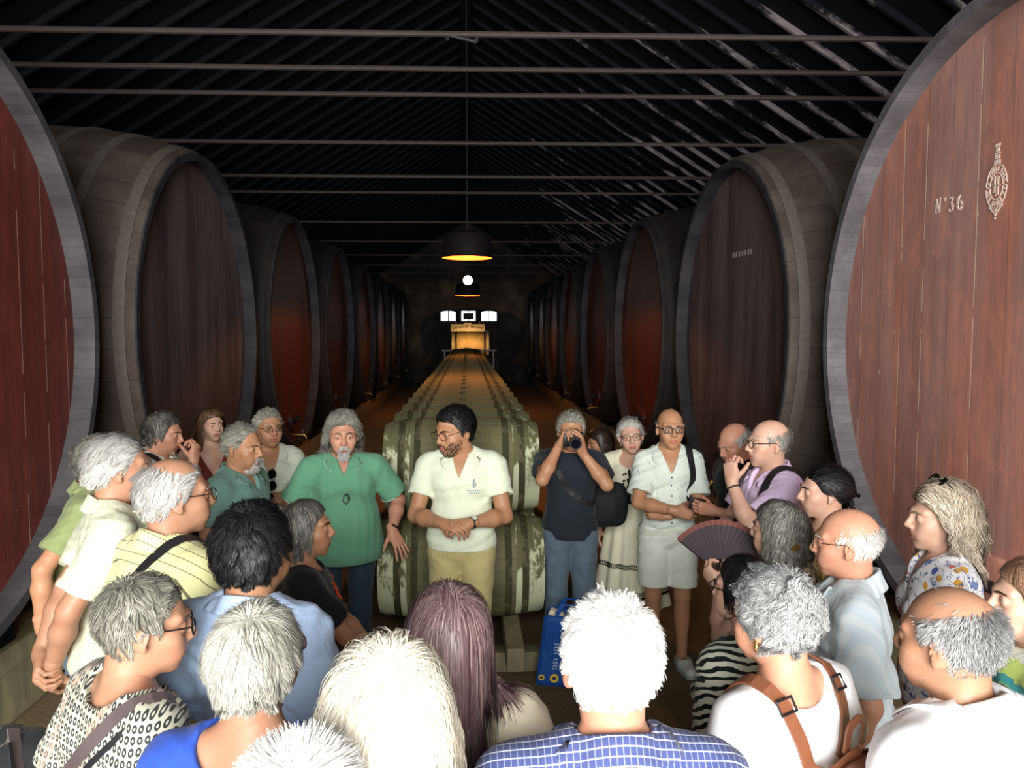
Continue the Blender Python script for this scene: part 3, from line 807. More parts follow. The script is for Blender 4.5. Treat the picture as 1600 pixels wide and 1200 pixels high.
# ------------------------------------------------------------------ people
def skin(name, col):
    t = NT(name)
    c = t.mix(t.noise(12, 4, 0.6), tuple(x*0.86 for x in col), tuple(min(1, x*1.1) for x in col))
    c = t.mix(t.ramp(t.noise(18, 2), [(0.5, 0), (0.75, 0.45)]), c, (col[0]*1.02, col[1]*0.72, col[2]*0.66))
    t.bump(t.noise(160, 3), 0.12, 0.003)
    t.b.inputs['Subsurface Weight'].default_value = 0.12
    t.b.inputs['Subsurface Radius'].default_value = (0.02, 0.008, 0.004)
    return t.out(c, 0.5, 0, 0.4)
SK = {'tan': skin('tanned skin', rgb(182, 134, 102)), 'fair': skin('fair skin', rgb(208, 166, 144)),
      'ruddy': skin('ruddy skin', rgb(200, 146, 120)), 'deep': skin('deep tan skin', rgb(172, 128, 102))}
M['lips'] = plain('lips', rgb(176, 104, 92), 0.45); M['eye_white'] = plain('eye white', rgb(196, 186, 176), 0.25, spec=0.6, var=0.02)
M['iris'] = plain('dark iris', rgb(40, 28, 22), 0.15, spec=0.8)
M['glasses_black'] = plain('black glasses frame', rgb(22, 20, 22), 0.3, spec=0.6)
M['glasses_metal'] = plain('thin metal glasses frame', rgb(96, 84, 74), 0.3, 0.8)
M['glasses_red'] = plain('dark red glasses frame', rgb(120, 20, 52), 0.35)
def thin_lens():
    t = NT('clear lens'); tr = t.n('ShaderNodeBsdfTransparent'); gl = t.n('ShaderNodeBsdfGlossy'); gl.inputs['Roughness'].default_value = 0.05
    mx = t.n('ShaderNodeMixShader'); mx.inputs[0].default_value = 0.06; t.L.new(tr.outputs[0], mx.inputs[1]); t.L.new(gl.outputs[0], mx.inputs[2])
    t.L.new(mx.outputs[0], t.N['Material Output'].inputs[0]); return t.m
M['lens'] = thin_lens(); M['lens_dark'] = plain('dark lens', rgb(12, 12, 14), 0.08, spec=0.8)
M['gold'] = plain('gold', rgb(214, 170, 90), 0.3, 0.9); M['silver'] = plain('silver', rgb(200, 200, 205), 0.3, 0.9)
M['button'] = plain('dark button', rgb(40, 40, 60), 0.4)
M['black_strap'] = plain('black strap', rgb(26, 26, 30), 0.6)

def hair_mat(name, cols, rough=0.45):
    t = NT(name)
    a = t.n('ShaderNodeAttribute'); a.attribute_name = 'tone'
    st = [(i/(max(1, len(cols)-1)), c) for i, c in enumerate(cols)]
    return t.out(t.ramp(a.outputs['Fac'], st), rough, 0, 0.35)
HM = {'steel': hair_mat('steel grey hair', [rgb(104, 104, 105), rgb(150, 150, 151), rgb(198, 198, 199)]),
      'grey': hair_mat('grey hair', [rgb(84, 82, 76), rgb(128, 126, 116), rgb(176, 174, 164)]),
      'lightgrey': hair_mat('light grey hair', [rgb(136, 134, 130), rgb(178, 176, 172), rgb(216, 214, 210)]),
      'white': hair_mat('white hair', [rgb(206, 204, 200), rgb(236, 234, 230), rgb(250, 250, 248)]),
      'silver': hair_mat('silver hair', [rgb(118, 116, 108), rgb(168, 166, 156), rgb(208, 206, 196)]),
      'black': hair_mat('black hair', [rgb(10, 10, 12), rgb(20, 19, 21), rgb(44, 42, 44)], 0.5),
      'dark': hair_mat('dark brown hair', [rgb(26, 20, 18), rgb(44, 34, 28), rgb(70, 56, 46)], 0.4),
      'pepper': hair_mat('salt and pepper hair', [rgb(34, 32, 30), rgb(84, 82, 78), rgb(150, 146, 138)]),
      'brown': hair_mat('brown hair', [rgb(58, 42, 30), rgb(92, 68, 48), rgb(128, 98, 68)]),
      'plum': hair_mat('plum brown hair', [rgb(70, 48, 50), rgb(112, 88, 90), rgb(164, 140, 140)], 0.33),
      'blond': hair_mat('blond grey hair', [rgb(128, 114, 98), rgb(172, 158, 140), rgb(210, 198, 180)]),
      'cream': hair_mat('white blond hair', [rgb(226, 216, 192), rgb(246, 240, 222), rgb(252, 250, 244)]),
      'auburn': hair_mat('auburn hair', [rgb(96, 70, 54), rgb(128, 96, 76), rgb(158, 124, 100)])}

CRC = np.array([0, -0.010, 0.032]); CRR = np.array([0.0765, 0.0965, 0.0875])   # cranium in head coordinates

def head_field(f, fr, sex='m', jaw=1.0, neck_to=None, neck_r=0.056):
    s = fr.s; P = fr.p
    def E(c, r, Rm=None, k=0.02, mode=1): f.ell(P(c), np.array(r)*s, fr.R if Rm is None else fr.R @ Rm, k*s, mode)
    def C(a, b, r1, r2, k=0.01, mode=1): f.cone(P(a), P(b), r1*s, r2*s, k*s, mode)
    E(CRC, CRR)
    E((0, 0.022, -0.018), (0.062*jaw, 0.068, 0.082), k=0.03)
    E((0, 0.030, -0.066), (0.050*jaw, 0.052, 0.046), k=0.03)
    E((0, 0.070, -0.098), (0.022, 0.018, 0.018), k=0.03)
    for q in (-1, 1):
        C((q*0.050, 0.070, 0.028), (q*0.010, 0.090, 0.024), 0.009, 0.011, 0.02)         # brow
        E((q*0.044, 0.058, -0.026), (0.022, 0.024, 0.020), k=0.03)                         # cheekbone
        E((q*0.030, 0.070, -0.058), (0.018, 0.020, 0.022), k=0.03)                         # cheek
        E((q*0.032, 0.098, 0.004), (0.019, 0.018, 0.014), k=0.016, mode=-1)                # eye socket
        E((q*0.032, 0.0795, 0.003), (0.0160, 0.0150, 0.0150), k=0.006)                     # lids
        E((q*0.032, 0.0985, 0.0015), (0.0130, 0.0150, 0.0052), k=0.003, mode=-1)
        # ear
        Re = rotz(q*R(-28)) @ rotx(R(-10))
        E((q*0.079, -0.012, -0.004), (0.009, 0.019, 0.032), Re, 0.006)
        E((q*0.092, -0.004, 0.002), (0.009, 0.010, 0.019), Re, 0.005, -1)
        E((q*0.079, -0.005, -0.030), (0.007, 0.010, 0.011), Re, 0.006)
    C((0, 0.090, 0.016), (0, 0.113, -0.026), 0.0085, 0.0115, 0.012)
    for q in (-1, 1): E((q*0.012, 0.103, -0.031), (0.0085, 0.011, 0.008), k=0.008)
    E((0, 0.088, -0.050), (0.024, 0.014, 0.014), k=0.016)
    E((0, 0.0965, -0.0605), (0.021, 0.008, 0.0048), k=0.004)
    E((0, 0.0945, -0.0725), (0.018, 0.009, 0.0062), k=0.004)
    E((0, 0.108, -0.0660), (0.024, 0.010, 0.0020), k=0.003, mode=-1)
    if neck_to is not None:
        f.cone(P((0, -0.022, -0.035)), neck_to, neck_r*s*0.95, neck_r*s*1.08, 0.03*s)

def hand_field(f, fr, side, curl=0.3, spread=0.05, thumb=0.3, k=0.006, s=1.0):
    """hand frame: x = towards the fingers, y = towards the thumb, z = back of the hand"""
    P = fr.p; c4 = curl if hasattr(curl, '__len__') else [curl]*4
    S = fr.s
    kn = [(0.088, 0.030, 0.002), (0.092, 0.010, 0.005), (0.088, -0.010, 0.003), (0.080, -0.029, -0.002)]
    ln = [(0.042, 0.026, 0.020), (0.046, 0.029, 0.021), (0.042, 0.027, 0.021), (0.033, 0.021, 0.019)]
    f.cone(P((-0.03, 0, 0)), P((0.01, 0, 0)), 0.025*S, 0.024*S, 0.02*S)
    for (x, y, z) in kn: f.cone(P((0.006, y*0.55, 0)), P((x, y, z)), 0.0165*S, 0.0122*S, 0.014*S)
    f.cone(P((0.02, 0.020, -0.008)), P((0.05, 0.028, -0.008)), 0.017*S, 0.013*S, 0.014*S)
    f.cone(P((0.02, -0.018, -0.008)), P((0.06, -0.022, -0.006)), 0.016*S, 0.012*S, 0.014*S)
    for i in range(4):
        p = np.array(kn[i]); a = 0.0; c = c4[i]; sp = spread*(1.5-i)
        for j, (L, bend) in enumerate(zip(ln[i], (1.25, 1.55, 0.95))):
            a += c*bend
            d = np.array([math.cos(a), math.sin(sp)*math.cos(a), -math.sin(a)])
            q = p+d*L; r = (0.0094, 0.0086, 0.0078)[j]*(0.92 if i == 3 else 1)
            f.cone(P(p), P(q), r*S, (r-0.0008)*S, 0.003*S); p = q
    p = np.array((0.018, 0.024, -0.010)); az = R(58)*(1-thumb*0.75); dn = R(18+thumb*40)
    for j, L in enumerate((0.040, 0.032, 0.026)):
        d = np.array([math.cos(az)*math.cos(dn), math.sin(az)*math.cos(dn), -math.sin(dn)]); q = p+d*L
        f.cone(P(p), P(q), (0.0145, 0.0112, 0.0098)[j]*S, (0.0112, 0.0098, 0.0085)[j]*S, 0.006*S); p = q
        az -= R(16)*(0.5+thumb); dn += R(6)

def ik(sh, wr, L1, L2, pole):
    v = wr-sh; d = np.linalg.norm(v); d2 = min(d, (L1+L2)*0.998); v = v/max(d, 1e-6); wr = sh+v*d2
    a = (L1*L1-L2*L2+d2*d2)/(2*d2); h = math.sqrt(max(0, L1*L1-a*a))
    pl = np.asarray(pole, float); pl = unit(pl-v*(pl @ v))
    return sh+v*a+pl*h, wr

def ribbons(strands, width, normals_c, taper=0.3):
    """strands (N,k,3) -> quads; width (N,) ; the ribbon lies flat around the centre normals_c"""
    N, k, _ = strands.shape
    T = np.gradient(strands, axis=1); T /= np.maximum(np.linalg.norm(T, axis=2, keepdims=True), 1e-9)
    Nn = strands-normals_c; Nn /= np.maximum(np.linalg.norm(Nn, axis=2, keepdims=True), 1e-9)
    B = np.cross(T, Nn); B /= np.maximum(np.linalg.norm(B, axis=2, keepdims=True), 1e-9)
    u = np.linspace(0, 1, k)
    w = (width[:, None]*(0.75+0.25*np.sin(np.pi*u)[None])*np.where(u < 0.6, 1, 1-(u-0.6)/0.4*(1-taper))[None])[..., None]/2
    V = np.stack([strands-B*w, strands+B*w], 2).reshape(-1, 3)
    i = np.arange(N)[:, None]*(2*k)+2*np.arange(k-1)[None]
    Q = np.stack([i, i+1, i+3, i+2], -1).reshape(-1, 4)
    return V, Q

HAIR = {  # length, lift, gravity, curl, strands, width, style options
    'short': dict(L=0.045, lift=0.22, g=0.25, curl=0.15, n=3600, w=0.0045, seg=5),
    'crop': dict(L=0.022, lift=0.3, clump=0.2, g=0.1, curl=0.1, n=4200, w=0.0035, seg=4),
    'thick': dict(L=0.075, lift=0.3, g=0.35, curl=0.2, n=4600, w=0.0045, seg=7),
    'messy': dict(L=0.07, lift=0.85, g=0.25, curl=0.55, n=4200, w=0.0050, seg=7),
    'curly': dict(L=0.085, lift=0.9, g=0.3, curl=1.5, clumps=200, clump=0.7, n=5200, w=0.0042, seg=9),
    'shag': dict(L=0.17, clumps=140, lift=0.75, g=0.55, curl=0.9, n=5200, w=0.0050, seg=11),
    'bobshort': dict(L=0.125, lift=0.4, g=0.6, curl=0.15, n=5200, w=0.0050, seg=9, female=True),
    'bob': dict(L=0.22, lift=0.35, g=0.75, curl=0.25, n=6000, w=0.0050, seg=12, female=True),
    'long': dict(L=0.36, lift=0.3, g=0.85, curl=0.12, n=6500, w=0.0050, seg=16, female=True),
    'wavy': dict(L=0.25, clumps=120, clump=0.65, lift=0.5, g=0.7, curl=0.75, n=6000, w=0.0055, seg=14, female=True),
    'pulled': dict(L=0.15, lift=0.22, vol=0.012, g=0.1, curl=0.05, n=4500, w=0.005, seg=9, female=True, to=(0, -0.150, -0.01)),
}
def hair_mask(p, female=False, bald=None, high=0.0, rng=None):
    x, y, z = p[:, 0], p[:, 1], p[:, 2]
    zmin = np.interp(y, [-0.11, -0.05, -0.030, -0.018, 0.012, 0.03, 0.045, 0.062, 0.09], [-0.060, -0.062, -0.050, 0.018, 0.028, 0.006 if not female else 0.012, 0.040, 0.062+high, 0.072+high])
    m = z > zmin
    if bald is not None:
        top = np.interp(y, [-0.11, -0.06, 0.0, 0.05], [0.085, 0.072, 0.052, 0.040])+bald
        if rng is None: m &= z < top-0.03
        else: m &= rng.uniform(0.03, 1, len(z))**1.5 < np.clip((top-z)/0.03, 0.006, 1)
    return m

def make_hair(fr, style, mat, rng, bald=None, high=0.0, body_f=None, opts=None, down=None):
    o = dict(HAIR[style]); o.update(opts or {})
    o['n'] = int(o['n']*1.7); o['w'] *= 0.62
    n = int(o['n']*2.2)
    d = rng.normal(size=(n, 3)); d /= np.linalg.norm(d, axis=1, keepdims=True)
    p = CRC+d*CRR*1.0
    p = p[hair_mask(p, o.get('female', False), bald, high, rng)][:o['n']]
    N = len(p); k = o['seg']+1
    nrm = (p-CRC)/(CRR**2); nrm /= np.linalg.norm(nrm, axis=1, keepdims=True)
    crown = np.array(o.get('crown', (0.01, -0.055, 0.115)))
    away = p-crown
    away /= np.linalg.norm(away, axis=1, keepdims=True)
    if 'sweep' in o: away = away*o.get('away', 0.5)+np.array(o['sweep'])
    fw = np.clip((p[:, 1:2]-0.015)/0.04, 0, 1)
    if not o.get('fringe'): away = away*(1-fw)+fw*(np.concatenate([np.sign(p[:, :1]-0.012)*np.clip(np.abs(p[:, :1]-0.012)/0.02, 0.3, 1)*0.8, np.full((N, 1), -0.75), np.full((N, 1), 0.25)], 1))
    if 'to' in o: away = np.array(o['to'])-p
    tan = away-nrm*(away*nrm).sum(1, keepdims=True); tan /= np.maximum(np.linalg.norm(tan, axis=1, keepdims=True), 1e-6)
    near_crown = np.clip(np.linalg.norm(p-crown, axis=1, keepdims=True)/0.05, 0.25, 1)
    dirn = tan+nrm*o['lift']*near_crown+rng.normal(size=(N, 3))*0.16
    dirn /= np.linalg.norm(dirn, axis=1, keepdims=True)
    L = o['L']*rng.uniform(0.72, 1.12, N)
    if 'front' in o: L = np.where(p[:, 1] > 0.03, L*o['front'], L)
    gdir = fr.R.T @ np.array([0, 0, -1.0])
    pts = np.zeros((N, k, 3)); cur = p+nrm*0.0005; pts[:, 0] = cur
    nc = o.get('clumps', 260)
    cd = rng.normal(size=(nc, 3)); cd /= np.linalg.norm(cd, axis=1, keepdims=True)
    pn = (p-CRC)/CRR; sim = pn @ cd.T; cid = np.argmax(sim, 1)
    guide_i = np.zeros(nc, int); guide_i[:] = np.argmax(sim, 0); gi = guide_i[cid]
    ph = rng.uniform(0, 6.28, nc)[cid]+rng.normal(size=N)*0.35; fq = rng.uniform(0.8, 1.3, nc)[cid]
    infl = np.abs(rng.normal(size=N))*o.get('vol', 0.006)+0.003
    for i in range(1, k):
        st = (L/(k-1))[:, None]
        sgn = np.cross(dirn, nrm)
        wob = sgn*np.sin(ph+fq*i*1.5)[:, None]*o['curl'] + nrm*np.cos(ph+fq*i*1.5)[:, None]*o['curl']*0.6
        v = dirn+wob; v /= np.linalg.norm(v, axis=1, keepdims=True)
        cur = cur+v*st
        # keep outside the skull, face and neck
        for (c, r) in ((CRC, CRR), (np.array([0, 0.02, -0.02]), np.array([0.066, 0.075, 0.09])), (np.array([0, -0.02, -0.12]), np.array([0.062, 0.062, 0.10]))):
            q = (cur-c)/(r+infl[:, None]*min(1, i/2.5)); l = np.linalg.norm(q, axis=1, keepdims=True)
            cur = np.where(l < 1, c+q/np.maximum(l, 1e-3)*(r+infl[:, None]*min(1, i/2.5)), cur)
        if not o.get('fringe'):      # keep the face free
            lim = np.interp(cur[:, 2], [-0.12, 0.0, 0.045, 0.07, 0.09], [0.028, 0.030, 0.050, 0.085, 0.2]); fr_ = cur[:, 1] > lim
            cur[fr_, 1] = lim[fr_]; cur[fr_, 0] += np.sign(cur[fr_, 0])*0.002
        if body_f is not None and i > 5:
            W = fr.p(cur); D = body_f.evalp(W); mg = 0.004+infl
            bad = D < mg
            if bad.any():
                e = 0.004; G = np.stack([body_f.evalp(W[bad]+np.eye(3)[a]*e)-D[bad] for a in range(3)], 1)
                G /= np.maximum(np.linalg.norm(G, axis=1, keepdims=True), 1e-6)
                W[bad] += G*np.clip(mg[bad]*0.6-D[bad], 0, 0.015)[:, None]; cur = fr.inv(W)
        pts[:, i] = cur
        if 'to' in o:
            tv = np.array(o['to'])-cur; l = np.linalg.norm(tv, axis=1, keepdims=True); dirn = tv/np.maximum(l, 0.01)
        else:
            dirn = (cur-pts[:, i-1])*(1-o['g']*0.55); dirn = dirn/np.maximum(np.linalg.norm(dirn, axis=1, keepdims=True), 1e-6)
            dirn = dirn*(1-o['g']*0.5)+gdir*o['g']*0.5
            if not o.get('fringe'): dirn = dirn+np.array([0, -0.30, 0])*fw
            dirn /= np.maximum(np.linalg.norm(dirn, axis=1, keepdims=True), 1e-6)
    if o['L'] > 0.12:      # no stray loops standing off the head
        rd = np.where(pts[:, :, 2] > 0.0, np.linalg.norm((pts-CRC)/CRR, axis=2), 0).max(1); keep = rd < 1.30+o.get('vol', 0.006)*14
        remap = np.cumsum(keep)-1; sel = np.where(keep)[0]; gi = np.where(keep[gi], gi, np.arange(N)); gi = remap[gi[sel]]; pts = pts[sel]; p = p[sel]; N = len(sel)
    u_ = (np.linspace(0, 1, k)**1.3)[None, :, None]*o.get('clump', 0.55)
    pts = pts+(pts[gi]-pts)*u_
    V, Q = ribbons(pts, rng.uniform(0.7, 1.3, N)*o['w'], CRC)
    # clumps share a tone
    cl = rng.normal(size=(60, 3)); cl /= np.linalg.norm(cl, axis=1, keepdims=True)
    near = np.argmax(((p-CRC)/CRR) @ cl.T, axis=1)
    ct = rng.uniform(0.15, 0.85, 60)
    tone = np.clip(ct[near]*0.5+0.25+rng.normal(size=N)*0.2, 0, 1)
    tone = np.repeat(tone, 2*k)
    # scalp cap below the strands
    nu, nv = 64, 36
    u = np.linspace(0, 2*np.pi, nu, endpoint=False); v = np.linspace(0.02, np.pi*0.8, nv)
    G = np.stack([np.sin(v)[:, None]*np.cos(u)[None], np.sin(v)[:, None]*np.sin(u)[None], np.cos(v)[:, None].repeat(nu, 1)], -1).reshape(-1, 3)
    cp = CRC+G*(CRR+0.0022); ok = hair_mask(CRC+G*CRR, o.get('female', False), bald, high)
    i = np.arange((nv-1)*nu); a = i; b = (i//nu)*nu+(i+1) % nu
    CQ = np.stack([a, a+nu, b+nu, b], 1); CQ = CQ[ok[CQ].all(1)]
    V2, Q2 = joinm([(V, Q), (cp, CQ)])
    tone = np.concatenate([tone, np.full(len(cp), o.get('captone', 0.3))])
    me = mesh_np('hair', fr.p(V2), Q2)
    # validate() may not drop vertices, sizes still agree
    at_ = me.attributes.new('tone', 'FLOAT', 'POINT'); at_.data.foreach_set('value', tone.astype(np.float32))
    me.materials.append(mat); return me

def beard_mesh(fr, mat, rng, kind='full', L=0.02, n=1500):
    """strands on chin, lip and jaw"""
    f = Field(); head_field(f, Fr())
    P = []
    while sum(len(x) for x in P) < n:
        q = rng.uniform((-0.065, 0.02, -0.125), (0.065, 0.13, -0.03), (6000, 3)); D = f.evalp(q)
        x, y, z = q.T
        if kind == 'full': m = (z < np.interp(np.abs(x), [0, 0.025, 0.035, 0.06], [-0.040, -0.046, -0.062, -0.02])) & ~((np.abs(x) < 0.022) & (z > -0.080) & (z < -0.054))
        else: m = (np.abs(x) < np.interp(z, [-0.125, -0.105, -0.07, -0.045], [0.022, 0.026, 0.028, 0.022])) & (z < -0.043) & ~((np.abs(x) < 0.022) & (z > -0.080) & (z < -0.052))
        P.append(q[(np.abs(D) < 0.003) & m])
    p = np.concatenate(P)[:n]; N = len(p)
    c = np.array([0, 0.03, -0.06]); nr = p-c; nr /= np.linalg.norm(nr, axis=1, keepdims=True)
    k = 4; d = nr*0.6+np.array([0, 0.1, -0.8])+rng.normal(size=(N, 3))*0.25; d /= np.linalg.norm(d, axis=1, keepdims=True)
    Ls = L*rng.uniform(0.6, 1.2, N)
    pts = np.stack([p+d*(Ls*i/(k-1))[:, None]+nr*0.001 for i in range(k)], 1)
    V, Q = ribbons(pts, rng.uniform(0.7, 1.2, N)*0.0032, c)
    me = mesh_np('beard', fr.p(V), Q)
    a = me.attributes.new('tone', 'FLOAT', 'POINT'); a.data.foreach_set('value', np.repeat(rng.uniform(0.1, 0.95, N), 2*k).astype(np.float32))
    me.materials.append(mat); return me

def glasses(parent, fr, mat, lens=None, w=0.026, h=0.018, r=0.0022, y=0.108, z=0.002, name='glasses', temples=True, **k):
    mb = MB(); P = lambda q: Vector(fr.p(q))
    def rim(q):
        pts = []
        for a in np.linspace(0, 2*math.pi, 20, endpoint=False):
            c, s = math.cos(a), math.sin(a)
            pts.append(P((q*0.034+w*math.copysign(abs(c)**0.7, c), y-0.06*(abs(q*0.034+w*c)**1.6), z+h*math.copysign(abs(s)**0.7, s))))
        return pts
    for q in (-1, 1):
        mb.tube(rim(q), r*fr.s, 6, loop=True)
        if temples: mb.tube([P((q*(0.033+w), y-0.010, z+0.006)), P((q*0.078, 0.045, z+0.008)), P((q*0.086, -0.004, z+0.010)), P((q*0.084, -0.022, z-0.012))], r*fr.s, 6)
    mb.tube([P((-0.009, y-0.001, z+0.006)), P((0, y+0.002, z+0.009)), P((0.009, y-0.001, z+0.006))], r*fr.s, 6)
    o = mb.build(name, mat, parent, **k)
    if lens:
        for q in (-1, 1):
            pts = rim(q); n = Vector(fr.v((0, 1, 0)))*0.0006
            lm = MB(); lm.rings([[p-n for p in pts], [p+n for p in pts]]); lm.build('lens', lens, o, smooth=False)
    return o

def surf_project(field, p, off=0.003, it=6):
    p = np.array(p, float)
    for _ in range(it):
        d = field.evalp(p[None])[0]; e = 0.003
        g = np.array([field.evalp((p+np.eye(3)[a]*e)[None])[0]-d for a in range(3)]); g = unit(g)
        p = p-g*(d-off)*0.9
    return p, g

def strap(parent, name, field, pts, width, mat, off=0.004, thick=0.003, project=True, n=28, **k):
    pts = np.array(pts, float)
    # catmull-rom
    Q = np.vstack([2*pts[0]-pts[1], pts, 2*pts[-1]-pts[-2]]); out = []
    m = len(pts)-1
    for t in np.linspace(0, m-1e-6, n):
        i = int(t); u = t-i; a, b, c, d = Q[i], Q[i+1], Q[i+2], Q[i+3]
        out.append(0.5*((2*b)+(-a+c)*u+(2*a-5*b+4*c-d)*u*u+(-a+3*b-3*c+d)*u**3))
    out = np.array(out); nr = []
    for i in range(n):
        p, g = surf_project(field, out[i], off)
        if project is True or (hasattr(project, '__len__') and project[0] <= i/(n-1) <= project[1]): out[i] = p
        nr.append(g)
    T = np.gradient(out, axis=0); rings = []
    for i in range(n):
        t = unit(T[i]); g = unit(nr[i]-t*(nr[i] @ t)); b = np.cross(t, g)
        rings.append([out[i]-b*width/2, out[i]+b*width/2, out[i]+b*width/2+g*thick, out[i]-b*width/2+g*thick])
    mb = MB(); mb.rings(rings); return mb.build(name, mat, parent, smooth=False, **k)
def torso_ops(f, U, B, g=1.0, belly=0.0, female=False, off=0.0, k=0.035, sw=1.0):
    s = B.s
    def E(F_, c, r, kk=k): f.ell(F_.p(c), (np.array(r)+off)*s, F_.R, kk*s)
    def C(F_, a, b, r1, r2, kk=k): f.cone(F_.p(a), F_.p(b), (r1+off)*s, (r2+off)*s, kk*s)
    E(U, (0, 0, 1.25), (0.150*g, 0.100*(0.5+0.5*g), 0.20))
    E(U, (0, 0.004, 1.32), (0.158*g, 0.092, 0.10))
    for q in (-1, 1):
        C(U, (0, -0.014, 1.360), (q*0.152*sw, -0.014, 1.362), 0.058, 0.058)
        C(U, (q*0.028, -0.028, 1.450), (q*0.125*sw, -0.022, 1.388), 0.030, 0.040)
        E(U, (q*0.080, -0.060, 1.285), (0.068*g, 0.046, 0.095))
        E(B, (q*0.072*g, -0.062, 0.895), (0.080, 0.072, 0.085))
        if female: E(U, (q*0.072, 0.082, 1.215), (0.062, 0.055, 0.062))
        else: E(U, (q*0.068, 0.060, 1.285), (0.070*g, 0.042, 0.060))
    E(U, (0, 0.012+belly*0.55, 1.06), (0.140*g+belly*0.35, 0.100+belly, 0.17+belly*0.3))
    E(B, (0, -0.004+belly*0.15, 0.92), (0.160*g+(0.012 if female else 0), 0.110+belly*0.35, 0.12))

SHOULD = (0.170, -0.014, 1.362)
L_UP, L_FO = 0.285, 0.250
HANG = {}
def default_arm(q): return dict(w=(q*0.245, 0.03, 0.855), pole=(q*0.35, -1, 0), hd=(0, 0.12, -1), hn=(q, 0.25, 0), curl=0.28, spread=0.04, thumb=0.45)

